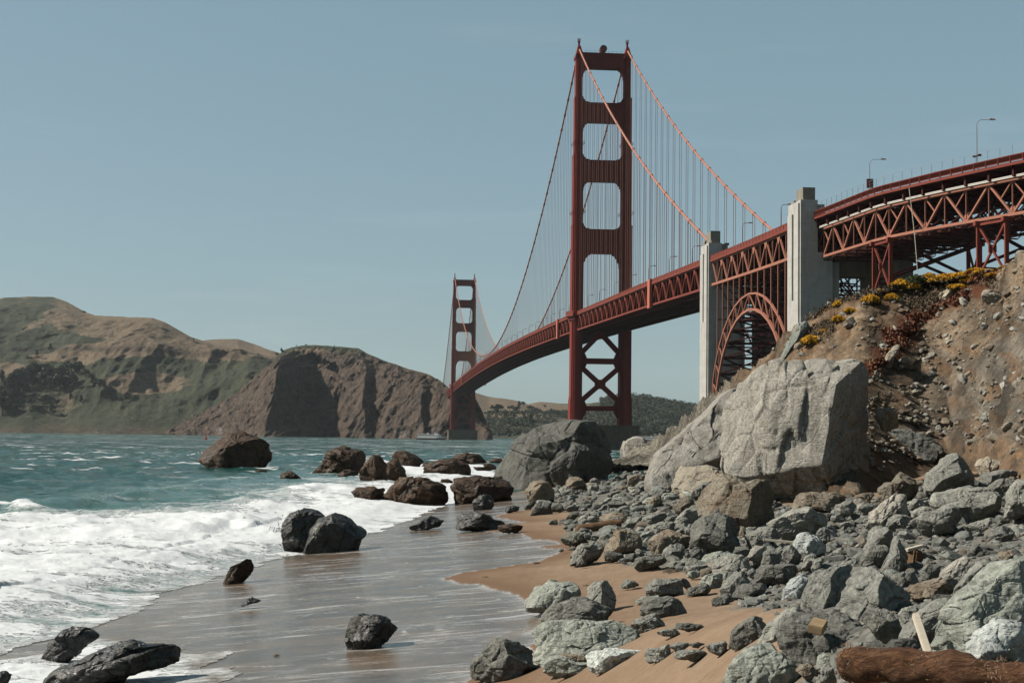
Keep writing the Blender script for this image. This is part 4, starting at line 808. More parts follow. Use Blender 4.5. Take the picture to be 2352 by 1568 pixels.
for px, hh, lb, sign in ((1998, 8.3, 'slim tall viaduct lamp with a dark red box on its pole', True), (2245, 10.2, 'tallest slim viaduct lamp with small camera bracket on its pole', False)):
    s = vs_at(px, 1); o = make_lamp(hh, 'street_lamp', 3.2, LAMPG, .6); p = vq(s, 1, vz(s) - .6) + V0 * (1, 1, 0); o.location = p; tag(o, lb, 'street lamp', 'street lamps on the viaduct')
    m = MB()
    if sign: m.box(-.75, .75, -.5, .3, 1.4, 3.4); m.box(-.8, .8, -.55, .35, 3.4, 3.5); m.build('box_sign', LAMPH, o)
    else: m.box(.2, .9, -.25, .25, 2.3, 2.75); m.box(-.95, -.15, -.2, .2, 2.1, 2.4); m.beam((-.6, 0, 2.4), (.6, 0, 2.4), .1); m.build('camera_bracket', LAMPH, o)
s = vs_at(2240, 24); o = make_lamp(6.8, 'street_lamp', -3.0, GREYM); o.location = vq(s, 26, vz(s) - 1.3) + V0 * (1, 1, 0); tag(o, 'grey lamp on the viaduct far side with its arm reaching left', 'street lamp', 'street lamps on the viaduct')

# ---------------------------------------------------------------- rocks
ICO = {}
def ico(n):
    if n not in ICO:
        bm = bmesh.new(); bmesh.ops.create_icosphere(bm, subdivisions=n, radius=1)
        ICO[n] = (np.array([v.co[:] for v in bm.verts], np.float32), np.array([[v.index for v in f.verts] for f in bm.faces], np.int32)); bm.free()
    return ICO[n]
HGX, HGT = 620, 300
def hill_v(px, py):                                       # a point on the finished hillside surface
    by_, ry = np.interp(px, HB[:, 0], HB[:, 1]), np.interp(px, HR[:, 0], HR[:, 1]); t = np.clip((py - by_) / (ry - by_), -.2, 1)
    c = np.clip(np.round((np.asarray(px) - 1400) / 1600 * (HGX - 1)), 0, HGX - 1).astype(int); r = np.clip(np.round((t + .2) / 1.2 * (HGT - 1)), 0, HGT - 1).astype(int)
    return q[r * HGX + c]
def terr(a, k): a = a * k; f_ = np.floor(a); t = a - f_; return (f_ + smooth(.4, .6, t)) / k
def rock_shape(R, T, S_, seed, n, rough, facets, planes=(), crack=.05, lean=.3, box=.72, joint=0., cells=0):
    N, Fc = ico(n); r_ = np.random.RandomState(seed); nx, ny, nz = N.T; phi = np.arctan2(nz, nx); c = np.hypot(nx, nz)
    rad = np.interp(phi, R[0], R[1], period=2 * np.pi) * c ** box
    P = np.stack([rad * np.cos(phi), T * np.sign(ny) * np.abs(ny) ** .85, rad * np.sin(phi)], 1)
    hz = np.abs(P[:, 2]).max(); P[:, 1] += lean * T * P[:, 2] / hz
    pl = [(np.array(a, float), o) for a, o in planes]; k = 0
    while k < facets:
        a = r_.normal(size=3); a /= np.linalg.norm(a)
        if a[1] > .25 or abs(a[1]) < .22: continue
        pl.append((a, r_.uniform(.62, .9))); k += 1
    for a, o in pl:
        a = a / np.linalg.norm(a); pr = P @ a; lim = pr.max() * o; P = P - np.clip(pr - lim, 0, None)[:, None] * a * .97
    off = r_.uniform(-40, 40, 3); U = P / S_ + off
    nrm = P / (np.linalg.norm(P / [S_ * .5, T, S_ * .5], axis=1)[:, None] * S_ * .5 + 1e-6); nrm = nrm / (np.linalg.norm(nrm, axis=1)[:, None] + 1e-6)
    A = np.linalg.qr(r_.normal(size=(3, 3)))[0]; Us = (P / S_) @ A * np.array([1.6, 1.6, 5.5]) + off
    warp = np.stack([pn(U * 2.2 + 5), pn(U * 2.2 + 31), pn(U * 2.2 + 77)], 1) * .18
    d = rough * (.42 * fbm(U * 1.9 + warp, 2) + .16 * ridg(U * 4.2 + warp, 3) + .40 * terr(fbm(Us + warp * 2, 3), 2.6) + .10 * fbm(U * 12, 3)) - crack * np.exp(-(np.abs(pn(U @ A * np.array([.5, 4.2, .8]) + warp * .8 + 3)) / .03) ** 2) * smooth(-.25, .15, pn(U * 1.7 + 60)) - crack * .6 * np.exp(-(np.abs(pn(U @ A * np.array([4.6, .6, 1.2]) + warp * .8 + 13)) / .03) ** 2) * smooth(-.1, .25, pn(U * 2.1 + 90))
    if cells:                                            # fracture the skin into blocks: each block sits a little in or out and tilts its own way
        m_ = max(10, cells); sd = P[r_.randint(0, len(P), m_)] / S_; B = np.linalg.qr(r_.normal(size=(3, 3)))[0] * np.array([1, 1, .5]); W_ = P / S_ + warp * .30
        D2 = np.linalg.norm((W_ @ B)[:, None, :] - (sd @ B)[None], axis=2); o2 = np.argpartition(D2, 1, axis=1)[:, :2]; rw = np.arange(len(P)); a0, a1 = D2[rw, o2[:, 0]], D2[rw, o2[:, 1]]; i0 = np.where(a0 <= a1, o2[:, 0], o2[:, 1]); gap = np.abs(a0 - a1)
        tl = r_.normal(0, 1, (m_, 3)); off_ = r_.normal(0, 1, m_); size_ = .9 / math.sqrt(m_)
        d = d + np.clip(size_ * .085 * off_[i0] + .13 * np.sum(tl[i0] * (W_ - sd[i0]), 1), -size_ * .22, size_ * .22) - size_ * .10 * np.exp(-(gap / (.07 * size_ + .004)) ** 2)
    if joint:                                            # open vertical joints and stepped ledges of bedrock
        J = np.stack([U[:, 0] * 5.5 + warp[:, 0] * 2.5, U[:, 1] * 2.5, U[:, 2] * .9 + warp[:, 1] * 2], 1); d = d - joint * np.exp(-(pn(J) / .045) ** 2) + joint * .22 * ridg(U * 8 + warp, 4) + joint * 1.1 * terr(fbm(U @ A * np.array([3.4, 3.4, 1.6]) + warp * .6 + 7, 2), 3.2) + joint * .5 * terr(fbm(U * 8 + 21, 2), 2.4)
    return P + nrm * (d * S_)[:, None], Fc
REG = dict(L=(0, 1033.6, .3418), M=(746.5, 976.2, .3776), N=(1148.4, 947.5, .2563), O=(1033.6, 1263.3, .2930), R=(1665.2, 1148.4, .2920), A=(1435.5, 1062.3, .2014), B=(1894.9, 918.7, .2014), C=(1148.4, 1091, .1465), S=(516.8, 746.5, .2686), H=(1493, 689, .3662), V=(1866.2, 574.2, .2563), D=(0, 0, 1))
ROCKLOG = []
def make_rock(reg, mat, pts, seed, planes=(), thick=.5, rough=.075, facets=13, d=None, crack=.03, bury=.22, lean=.3, box=.72, dd=0., joint=0., cells=None):
    ox, oy, sc = REG[reg]; P = np.array([(ox + sc * x, oy + sc * y) for x, y in pts], float)
    yb = P[:, 1].max(); xb = P[P[:, 1] > yb - .25 * (yb - P[:, 1].min())][:, 0].mean(); xb = min(xb, 2420); hillside_ = False
    if d is None:
        hillside_ = xb > 1700 and yb < np.interp(xb, HB[:, 0], HB[:, 1]) - 6
        d = float(hill_v(xb, yb)[1]) if hillside_ else ground_d(xb, yb)
    d = (d if hillside_ else d * (.90 if yb > 1440 and xb > 1900 else .97)) + dd
    w, h = np.ptp(P[:, 0]), np.ptp(P[:, 1]); S_ = math.sqrt(w * h) * d / F; T = thick * S_
    dc = d + (.3 if hillside_ else .22) * T; rx, rz = ray(P[:, 0], P[:, 1]); X, Z = rx * dc, H + rz * dc
    cx_, cz = (X.min() + X.max()) / 2, (Z.min() + Z.max()) / 2; x, z = X - cx_, Z - cz
    z = np.where(z < -.1 * np.ptp(z), z - bury * np.ptp(z) * np.clip((-z / np.ptp(z) - .1) / .3, 0, 1), z)
    pp = np.stack([x, z], 1); nx_ = np.roll(pp, -1, 0); dn = np.concatenate([pp + (nx_ - pp) * t for t in np.linspace(0, 1, 24)[:-1]])
    an, ra = np.arctan2(dn[:, 1], dn[:, 0]), np.hypot(dn[:, 0], dn[:, 1]); bins = np.linspace(-np.pi, np.pi, 97); cen = (bins[1:] + bins[:-1]) / 2; Rr = np.zeros(96)
    ix = np.clip(np.digitize(an, bins) - 1, 0, 95); np.maximum.at(Rr, ix, ra); ok = Rr > 0; Rr = np.interp(cen, cen[ok], Rr[ok], period=2 * np.pi)
    Rr = (np.roll(Rr, 1) + 2.5 * Rr + np.roll(Rr, -1)) / 4.5
    n = 7 if max(w, h) > 210 else 6 if max(w, h) > 52 else 5
    V, Fc = rock_shape((cen, Rr), T, S_, seed, n, rough, facets, planes, crack, lean, box, joint, {7: 46, 6: 20, 5: 9}[n] if cells is None else cells)
    # keep the outline's true width after the facets were cut
    for ax, (lo, hi) in ((0, (x.min(), x.max())), (2, (None, z.max()))):
        if lo is not None: m_ = V[:, ax] < 0; V[m_, ax] *= lo / V[:, ax].min()
        m_ = V[:, ax] > 0; V[m_, ax] *= hi / V[:, ax].max()
    zb = V[:, 2].min(); V[:, 2] -= zb
    o = mesh('rock', V, Fc, ROCK[mat]); o.location = (cx_, dc, cz + zb)
    ROCKLOG.append(dict(o=o, px=P[:, 0].mean(), py=P[:, 1].mean(), w=w, h=h, mat=mat, d=d, S=S_, yb=yb)); return o

ROCKTXT = """
L black 265,1405 380,1225 470,1195 610,1187 662,1250 600,1300 450,1370 330,1410|black wet rock slanting up out of the foam, bottom left corner
L black 290,1530 400,1460 480,1440 700,1345 800,1290 860,1275 920,1310 1100,1320 1165,1345 1185,1390 1150,1425 960,1460 830,1480 600,1548 420,1578 330,1560|long low black wet rock lying across the foam at bottom left
L black -60,1600 -40,1480 30,1480 66,1505 50,1540 10,1620|black rock stub cut off by the left frame edge
L wet 1480,840 1560,780 1610,760 1660,727 1685,745 1700,790 1650,810 1560,840|small jagged dark spike of rock at the foam edge
L black 1612,1038 1640,1005 1690,984 1750,1015 1690,1025|tiny dark rock alone on the smooth wet sand
D black 646,1251 650,1205 665,1180 690,1166 725,1170 745,1182 738,1215 725,1240 712,1252|left half of the split wet boulder standing in foam
D black 698,1252 715,1215 735,1190 775,1176 805,1186 830,1214 842,1224 825,1235 815,1253 760,1256|right half of the split wet boulder standing in foam
D wet 640,1099 650,1086 665,1081 683,1092 692,1101 665,1104|small round brown rock in water right of the sea stack
M black 122,1285 125,1240 150,1190 190,1150 250,1145 310,1152 370,1165 410,1195 438,1240 420,1275 330,1295 250,1322 160,1310|squat mossy black rock alone in the shallow wash
D wet 456,1052 470,1030 490,1008 520,992 548,989 575,1003 600,1012 612,1025 622,1060 618,1073 580,1076 520,1076 500,1071|big dark sea stack standing alone far out in the waves
S wet 735,1255 800,1210 865,1180 880,1100 920,1050 1000,1028 1080,1045 1140,1060 1200,1180 1085,1270 960,1272 820,1265|brown surf boulder with flat peaked top, leftmost of its cluster
S wet 950,1295 1000,1250 1060,1232 1120,1250 1145,1290 1050,1300
S wet 1145,1345 1150,1270 1200,1180 1260,1110 1310,1105 1340,1140 1370,1180 1390,1330 1250,1345|steep left peak of the brown twin surf boulder
S wet 1340,1335 1360,1200 1420,1150 1480,1140 1530,1210 1560,1290 1480,1330|lower right peak of the brown twin surf boulder
S wet 1420,1110 1470,1080 1540,1070 1610,1090 1690,1150 1700,1170 1640,1210 1540,1220 1500,1200|dark humped rock half hidden behind the brown twin surf boulder
S wet 1690,1280 1730,1240 1760,1190 1850,1150 1990,1140 2070,1155 2105,1270 1970,1285 1890,1250 1780,1285|flat topped brown surf rock with spray breaking at its foot
S wet 1940,1145 1990,1105 2060,1088 2150,1105 2245,1185 2100,1185|low dark rock behind the flat topped brown surf rock
S wet 2255,1170 2300,1138 2352,1135 2400,1150 2420,1175
S wet 1075,1450 1100,1400 1150,1385 1250,1375 1290,1400 1350,1390 1370,1400 1340,1490 1150,1500 1085,1490|small brown rock touching left end of the loaf shaped rock
S wet 1340,1480 1360,1400 1420,1320 1500,1295 1620,1290 1720,1300 1810,1330 1860,1400 1910,1470 1850,1490 1600,1510 1400,1500|loaf shaped rusty brown rock in the foam
M wet 755,460 760,420 790,370 860,310 920,303 1020,320 1120,360 1150,400 1150,460 1000,462 870,462|rounded brown rock leaning on the large grey boulder's left foot
M brown 1215,460 1220,380 1250,340 1300,333 1360,350 1400,400 1380,450 1300,465|rusty brown rock on sand in front of the large grey boulder
M wet 700,345 715,325 750,325 785,348 740,352
M black 895,505 900,450 940,430 985,420 1030,455 1030,485 960,505
M black 1095,520 1110,497 1145,487 1185,500 1180,515 1130,525
M black 510,628 570,605 600,575 640,548 700,565 722,590 700,605 600,620|glossy black pointed rock on wet sand at the foam edge
M black 790,630 800,570 850,545 920,520 990,545 1010,575 1095,595 1070,605 1000,612 900,630|wet black rock with tail, left of the small sand tongue
M wet 1048,635 1065,605 1120,598 1190,610 1205,635 1170,645 1080,640|flat brown mossy rock on the small sand tongue
S wet 250,1255 280,1230 340,1235 360,1258 300,1262
S wet 2120,1240 2150,1215 2250,1210 2270,1180 2310,1200 2320,1225 2200,1245
S wet 1680,1205 1700,1175 1750,1170 1775,1195 1740,1215
D slate 1128,1102 1145,1075 1180,1030 1215,985 1260,963 1300,962 1350,970 1390,985 1410,1010 1412,1035 1395,1062 1370,1092 1300,1108 1200,1112 1160,1117|large rounded grey boulder standing below the near bridge tower
D slate 1262,1104 1270,1065 1297,1040 1322,1017 1345,1025 1370,1050 1378,1080 1350,1108 1290,1114|smaller pointed boulder propped against the large grey boulder
N pale 1075,420 1080,350 1130,230 1200,208 1290,215 1340,260 1330,340 1290,420 1210,470 1120,450|pale round boulder at the foot of the hillside near pier
D pale 1476,1075 1490,1050 1512,1030 1560,1000 1610,965 1650,925 1690,890 1720,960 1710,1060 1700,1112 1600,1118 1500,1112|sloping grey outcrop joined to big pale boulder's left side
N tan 1540,640 1570,520 1650,470 1850,465 1960,500 2020,560 1880,640 1760,720 1640,740 1580,700|tan smooth ledge of rock below the sloping grey outcrop
H pale 450,1000 445,780 470,640 560,510 640,450 720,400 820,365 900,358 1000,372 1120,385 1220,390 1290,370 1340,410 1365,480 1370,600 1350,700 1380,800 1400,950 1390,1100 1300,1220 1150,1240 950,1240 800,1230 680,1130 560,1090|huge pale cracked boulder, biggest rock on the beach
A brown 820,500 850,380 930,290 1050,130 1120,115 1250,150 1400,210 1500,180 1600,190 1680,280 1720,450 1720,560 1600,680 1480,750 1300,740 1150,640 950,590 850,570|brown dome shaped boulder in front of the huge pale boulder
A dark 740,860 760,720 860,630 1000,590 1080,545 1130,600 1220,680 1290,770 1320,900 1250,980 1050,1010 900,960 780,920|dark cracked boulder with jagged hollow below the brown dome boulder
A brown 260,930 340,850 420,770 500,755 560,790 700,830 780,900 700,950 480,1040 380,1040 290,980|brown tilted slab left of the dark cracked boulder
A grey 450,1080 500,980 540,940 630,920 690,970 680,1060 620,1120 500,1130
A dark 745,1010 810,955 870,980 960,1030 900,1090 800,1110 760,1060
A green 865,1120 950,1040 1080,1010 1190,1010 1240,1060 1200,1130 1000,1170 900,1150|pale green layered flat rock at the sand edge
A grey 1000,1180 1080,1100 1200,1050 1340,1040 1400,1110 1440,1190 1300,1230 1150,1260 1010,1240
A dark 1215,1040 1270,960 1380,955 1430,1010 1370,1060 1250,1060
A pale 1385,1070 1450,970 1530,945 1600,960 1570,1050 1540,1150 1480,1200 1420,1140|pale cream striped rock leaning on a smooth grey slab
A grey 1540,1130 1580,1020 1680,975 1760,985 1790,1060 1760,1150 1640,1200 1560,1180|smooth flat grey slab right of the cream striped rock
A grey 1780,1140 1840,1020 1880,935 1950,960 2000,1050 2020,1130 1900,1140
A white 1925,930 2000,820 2070,790 2150,800 2240,870 2300,950 2290,1030 2180,1070 2030,1040 1950,980|speckled dark rock at the right end of the light plank
A grey 1370,850 1450,800 1540,730 1640,725 1720,770 1790,860 1650,880 1620,940 1440,960 1390,900
A grey 1615,700 1720,640 1860,570 1950,530 2100,500 2180,570 2300,600 2330,700 2300,800 2150,790 2000,770 1880,860 1790,850 1750,760|broad grey slab with dark overhang above the light plank
A brown 1910,540 1960,430 2010,360 2150,330 2290,330 2450,400 2480,500 2350,570 2170,560 2050,510
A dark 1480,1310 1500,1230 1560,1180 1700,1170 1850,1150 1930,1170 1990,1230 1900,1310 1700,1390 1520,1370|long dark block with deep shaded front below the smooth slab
A grey 1070,1440 1110,1370 1190,1300 1290,1235 1390,1290 1450,1370 1420,1480 1300,1540 1180,1530 1090,1490|pointed grey rock at the inner edge of the sand patch
A dark 1210,1500 1300,1400 1450,1375 1600,1370 1640,1420 1560,1500 1400,1540 1250,1545
A grey 230,1430 280,1350 400,1320 560,1320 640,1360 680,1430 620,1480 500,1500 350,1510 250,1500|flat topped grey rock resting on open sand
A dark 580,1330 660,1310 730,1350 765,1410 700,1430 640,1380
O dark 1488,460 1530,400 1600,370 1720,358 1800,400 1870,480 1780,510 1660,515 1500,490|dark grey humped rock on sand below the flat topped rock
A dark 690,1480 760,1430 880,1370 940,1380 990,1460 930,1500 780,1500
A dark 100,1180 150,1100 250,1060 400,1040 450,1090 480,1150 420,1205 250,1205 130,1200|dark square rock at the back edge of the sand patch
A grey 460,1190 520,1140 600,1120 690,1160 660,1200 500,1205
A grey 620,1130 680,1085 740,1095 770,1130 700,1145
A grey 660,1230 700,1180 800,1160 910,1170 980,1160 990,1200 850,1220 700,1250
A green 700,1290 740,1240 820,1225 860,1260 840,1300 750,1310
A brown 840,1270 880,1215 940,1205 1000,1250 950,1280
A green 840,1390 900,1310 980,1270 1090,1260 1130,1310 1090,1390 980,1400
A grey 0,1390 40,1330 90,1345 160,1390 60,1410
A white 1780,1530 1810,1450 1900,1340 2020,1270 2100,1270 2090,1360 2020,1470 1940,1560 1800,1568|white flecked narrow rock leaning on the big smooth grey rock
R grey 610,840 625,700 680,600 800,540 960,510 1030,520 960,640 900,750 870,855 740,870|big smooth grey rock behind the pointed ridge boulder
R grey 865,830 900,750 950,680 1030,530 1100,520 1200,560 1320,660 1440,740 1510,830 1400,850 1200,870 1050,920 960,890|pointed ridge boulder with pale lit face and dark flank
R dark 410,1180 430,1010 470,930 550,890 690,860 850,865 950,900 1040,960 1110,1060 1120,1110 950,1140 870,1190 700,1250 560,1300 430,1230|broad dark boulder carrying the small wooden block
R dark 30,1130 60,1050 130,980 250,910 330,950 365,1000 340,1060 250,1110 120,1140|dark rock at the sand edge left of the wooden block
R grey 265,1110 350,1000 420,930 500,870 590,840 660,870 560,900 450,950 420,1040 400,1100 300,1130
R green -20,1460 30,1350 110,1250 200,1180 290,1135 370,1135 430,1220 530,1310 600,1400 640,1500 300,1540|big blue green slanted rock cut by the bottom edge
R brown 560,1330 600,1290 670,1285 730,1330 735,1380 650,1390
R green 715,1330 740,1230 790,1200 835,1230 830,1290 760,1340
R grey 745,1420 765,1330 820,1280 850,1330 885,1420 800,1440
R dark 1075,950 1120,880 1200,870 1290,860 1360,920 1390,1000 1380,1080 1250,1090 1150,1010|rough dark rock between the wooden block and the stake
R grey 1360,900 1390,850 1460,830 1520,840 1540,880 1500,940 1420,950
R grey 1380,1050 1420,990 1510,930 1560,870 1700,780 1780,770 1760,860 1700,1000 1630,1080 1500,1090 1400,1090|smooth grey rock that the pale stake leans on
R dark 1260,1150 1330,1100 1420,1080 1500,1090 1560,1130 1480,1170 1350,1180
R green 1630,1180 1700,1020 1760,880 1900,740 2000,680 2150,550 2250,500 2400,470 2450,600 2420,1000 2200,1000 1950,1000 1870,1180 1760,1240 1660,1220|largest grey green foreground boulder at the right frame edge
R white 1870,1180 1940,1070 2060,1000 2150,930 2240,930 2330,960 2400,980 2400,1100 2200,1150 2000,1230 1950,1280 1890,1240|bluish white marbled rock at bottom right above the fibrous trunk
R green 1950,1290 2100,1150 2250,1090 2400,1040 2420,1380 2150,1340 2050,1310|angled grey green rock behind the fibrous trunk
R grey 1810,770 1830,680 1900,600 1990,530 2080,470 2160,480 2170,540 2060,620 1980,690 1870,760
R pale 1670,620 1730,560 1840,480 1930,440 1960,480 1940,540 1850,620 1760,650|pale grey smooth slanting rock right of the dark wooden stump
R dark 1540,640 1545,540 1600,500 1690,510 1705,570 1640,650 1580,660
R dark 1330,690 1300,600 1400,560 1520,565 1535,640 1500,680 1420,700
R brown 1430,730 1480,680 1600,640 1750,610 1870,630 1840,680 1700,750 1560,800 1470,790
R grey 1215,560 1300,480 1330,400 1350,290 1400,280 1440,340 1430,460 1400,540 1300,560
R dark 1060,490 1080,420 1150,350 1280,350 1310,420 1290,480 1180,510
R grey 1080,380 1120,270 1180,200 1270,200 1340,270 1330,330 1280,370 1180,380
B pale 470,1480 520,1300 640,1200 760,1130 850,1065 940,1080 960,1200 950,1310 860,1300 720,1340 600,1400 560,1500|pale upright wedge of rock in middle of the boulder field
B grey 715,1430 740,1350 820,1300 910,1300 970,1350 975,1440 900,1480 780,1480|smooth egg shaped grey rock right of the pale upright wedge
B grey 990,1390 1080,1340 1130,1260 1300,1260 1390,1195 1480,1195 1560,1260 1590,1340 1500,1430 1420,1540 1340,1530 1180,1490 1050,1480|bulky rounded grey boulder right of the egg shaped rock
B grey 1190,1180 1250,1060 1400,1050 1560,990 1700,985 1860,990 1960,1080 2060,1150 2060,1220 1990,1280 1860,1340 1640,1330 1560,1230 1500,1180 1350,1200 1230,1220|wide flat pale grey slab above the bulky rounded boulder
B dark 1800,1110 1880,1000 2000,900 2100,885 2230,900 2269,930 2200,980 2080,1050 1950,1110
B grey 2040,1290 2070,1080 2150,980 2269,900 2400,900 2420,1380 2269,1350 2150,1320|tall grey boulder cut by the right frame edge, mid height
B grey 1755,970 1770,900 1850,830 2000,800 2120,790 2220,830 2200,880 2000,900 1880,960|long flat grey rock with shadowed underside near right edge
B tan 1720,750 1760,690 1880,640 1990,690 2060,770 1990,800 1850,830 1780,870|tan ochre rock above the long flat grey rock
B grey 1110,970 1150,840 1260,800 1330,740 1350,660 1450,610 1590,600 1650,680 1680,790 1700,870 1740,950 1600,990 1450,930 1300,990 1200,1050|tilted grey slab with shadowed hollow beneath, below the earth slope
B brown 600,1130 610,1010 700,950 780,940 850,870 920,815 970,830 1030,910 1090,990 1060,1080 960,1120 800,1110 650,1160|squared rock with a peaked tan top left of the tilted slab
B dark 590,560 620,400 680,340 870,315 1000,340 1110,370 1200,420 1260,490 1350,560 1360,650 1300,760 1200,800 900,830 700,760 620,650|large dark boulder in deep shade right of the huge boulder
B brown 560,190 600,100 720,85 800,110 830,200 840,270 720,310 640,300 620,250|blocky brown rock perched on top of the shaded dark boulder
B tan 1240,420 1290,310 1420,260 1560,290 1700,300 1770,370 1700,400 1560,430 1400,420|flat tan ledge rock on lower slope right of shaded boulder
B tan 1395,520 1470,480 1600,450 1690,500 1720,570 1600,590 1500,570
B grey 1480,190 1500,140 1580,85 1640,90 1640,170 1560,220 1500,210
B tan 1645,240 1650,110 1690,75 1720,130 1725,250 1700,300|narrow upright tan rock stuck in the slope
B tan 1730,290 1745,150 1790,165 1840,230 1800,300
B brown 0,1150 20,1050 120,1045 200,1075 255,1110 200,1150 80,1170
B grey 120,1330 140,1210 230,1140 310,1140 370,1190 330,1270 250,1310 160,1370
B grey 355,1220 390,1190 470,1160 570,1180 560,1230 470,1310 400,1310
B brown 310,1130 400,1070 540,1050 570,1080 500,1140 420,1160
B grey 170,1450 200,1390 260,1380 320,1420 280,1460 190,1490
B grey 980,1190 1020,1120 1100,1120 1150,1170 1140,1240 1040,1250
B grey 1600,1460 1680,1400 1800,1370 1920,1340 1900,1400 1800,1470 1690,1520
B grey 1930,1450 2050,1430 2150,1480 2180,1540 2050,1590 1900,1600 1880,1540
O green 583,430 600,360 650,290 740,240 850,237 960,240 1025,290 1030,350 960,400 850,430 730,480 620,475|broad smooth grey green boulder where wash meets the sand
O grey 1060,380 1090,300 1140,250 1225,235 1270,290 1310,370 1270,440 1210,458 1120,430|pyramid shaped grey rock on sand casting a shadow rightward
O green 1335,280 1385,228 1430,240 1485,272 1400,285|small pale rock alone on sand right of the pyramid rock
O dark 700,600 720,510 780,450 860,400 980,370 1060,375 1140,430 1220,470 1290,550 1200,590 1000,600 800,640|upper dark boulder behind the ridged foreground boulder
O green 635,760 660,690 730,600 850,560 1000,540 1150,570 1280,560 1380,600 1450,650 1520,740 1540,800 1400,830 1200,840 1000,830 800,830 680,800|large ridged grey boulder on sand, bottom centre
O dark 150,960 190,880 270,780 340,710 430,680 520,705 620,760 680,830 750,870 700,930 560,955 350,970 220,975|grey boulder with glossy wet foot at the wash's lower edge
O green 720,950 750,860 820,825 900,835 960,880 1060,900 1140,960 1050,970 860,970|low blue green rock right of the wet footed boulder
O brown 870,850 920,810 1010,810 1090,850 1100,890 1000,900
O white 1065,835 1130,795 1260,770 1380,775 1480,790 1545,845 1440,880 1280,900 1150,930 1100,890|white layered flat rock in front of the ridged boulder
O grey 1410,620 1450,560 1530,500 1600,490 1660,540 1700,600 1640,640 1500,640|rounded grey rock alone on sand right of the ridged boulder
O grey 1620,650 1680,620 1760,610 1815,655 1740,665
O dark 1750,600 1790,570 1880,565 1960,580 2000,610 1880,620
O grey 1525,820 1570,780 1650,770 1730,740 1750,800 1700,850 1580,855
O grey 1760,840 1810,790 1900,775 1980,790 2030,840 1900,855
O green 1720,760 1790,720 1860,725 1880,770 1780,790
O dark 1870,740 1940,715 2000,735 1940,755
O grey 2010,760 2060,715 2150,710 2180,760 2130,825 2040,800
O dark 2045,430 2050,370 2130,345 2180,340 2250,385 2150,415 2080,435
O green 1450,410 1520,365 1640,352 1600,390 1500,415
C moss 370,520 400,480 480,420 540,400 560,440 480,510
C dark 465,595 540,540 580,440 640,400 740,410 800,460 830,570 720,590 600,600|dark knobbly rock at wash edge below the rusty brown rock
C dark 790,560 800,470 860,440 960,440 1010,540 900,560
C moss 760,750 800,700 910,695 900,755 800,765
C dark 905,750 950,710 1040,690 1075,720 990,745
C moss 1030,690 1060,620 1130,570 1240,640 1200,690 1100,705
C moss 1095,780 1150,720 1230,650 1280,720 1300,770 1200,785|small green mossy rock on sand left of the driftwood log
C dark 985,840 1045,780 1110,825
C grey 1295,815 1360,740 1440,760 1450,800 1350,815
C moss 945,1070 950,990 1000,930 1120,890 1220,890 1290,940 1330,1010 1390,1050 1250,1080 1000,1090|mossy grey rock under the lower end of the driftwood log
C grey 1295,970 1330,920 1400,915 1440,930 1420,990 1340,1000
C grey 1425,990 1450,930 1530,915 1680,920 1750,960 1640,1010 1500,1020
C brown 1640,1180 1660,1030 1780,950 1830,860 1950,840 2080,860 2190,950 2240,1050 2180,1150 2000,1180 1800,1190|shaggy brown boulder right below the driftwood log
C grey 1085,1330 1130,1230 1200,1150 1280,1090 1400,1090 1520,1035 1630,1040 1645,1150 1640,1300 1480,1370 1300,1370 1150,1370|smooth pale grey boulder on sand beside the wash point
C dark 1190,1410 1220,1340 1290,1310 1340,1350 1370,1390 1250,1415
C dark 1630,1330 1640,1200 1720,1180 1900,1230 1950,1300 1800,1340 1700,1350
C dark 920,1190 950,1140 985,1140 1005,1195
C dark 1070,1160 1130,1110 1180,1115 1215,1155 1120,1170
C brown 1560,760 1600,650 1680,600 1850,580 1980,590 2010,650 1960,690 1800,680 1700,720 1600,770|flat mossy brown slab just behind the driftwood log
C grey 1900,840 1950,760 2050,680 2150,640 2230,650 2220,710 2100,790 2020,840
C brown 1020,250 1050,100 1110,20 1200,20 1270,60 1360,140 1340,200 1200,220 1080,260|brown rock with dark top at left end of the stone bank
C brown 1960,170 2000,60 2070,0 2200,-20 2280,20 2290,90 2150,170 2040,190|brown rock standing out at the far top of the stone bank
C grey 1000,290 1080,220 1180,215 1190,250 1100,300
C grey 1360,200 1400,130 1500,120 1560,180 1500,260 1400,250
C pale 1400,100 1430,60 1500,40 1570,80 1580,120 1480,130
C dark 1680,330 1750,270 1880,240 1900,270 1780,340
C grey 1730,380 1800,310 1900,275 1990,300 1900,370
C dark 1680,540 1730,430 1800,390 1900,410 1990,460 1960,500 1830,500 1780,540
C grey 1010,555 1080,490 1160,450 1220,500 1200,530 1100,560
C dark 1210,500 1260,420 1330,385 1420,410 1450,450 1350,500
C grey 1550,540 1600,480 1700,440 1710,500 1620,540
C grey 1230,540 1260,500 1310,495 1330,525
C grey 1420,640 1480,590 1580,570 1600,620 1500,680
C grey 2140,180 2180,110 2250,85 2352,110 2400,180 2250,230
A brown 555,600 560,500 620,400 700,375 770,420 780,490 690,560 620,610
A grey 560,740 600,640 680,570 800,490 830,520 860,610 740,680 650,750
A grey 150,700 220,630 330,590 470,575 490,620 400,680 250,720
A grey 0,760 20,690 100,630 200,610 190,650 80,730
A grey 460,660 530,610 610,600 620,640 540,690
A grey 280,790 350,720 440,680 520,670 580,770 470,780 380,810
A green 165,830 230,790 300,775 350,820 280,880 200,880
A grey 680,790 700,740 760,725 760,840 700,840
A grey 580,790 640,750 680,750 660,810
A grey 100,780 150,730 220,740 270,770 200,800
A green 415,400 460,350 540,340 600,370 560,400 440,420
A dark 740,390 800,300 900,230 990,220 960,260 880,350 800,420
A grey 130,260 180,210 250,210 290,250 200,290
A brown 260,460 310,400 370,380 420,420 340,490
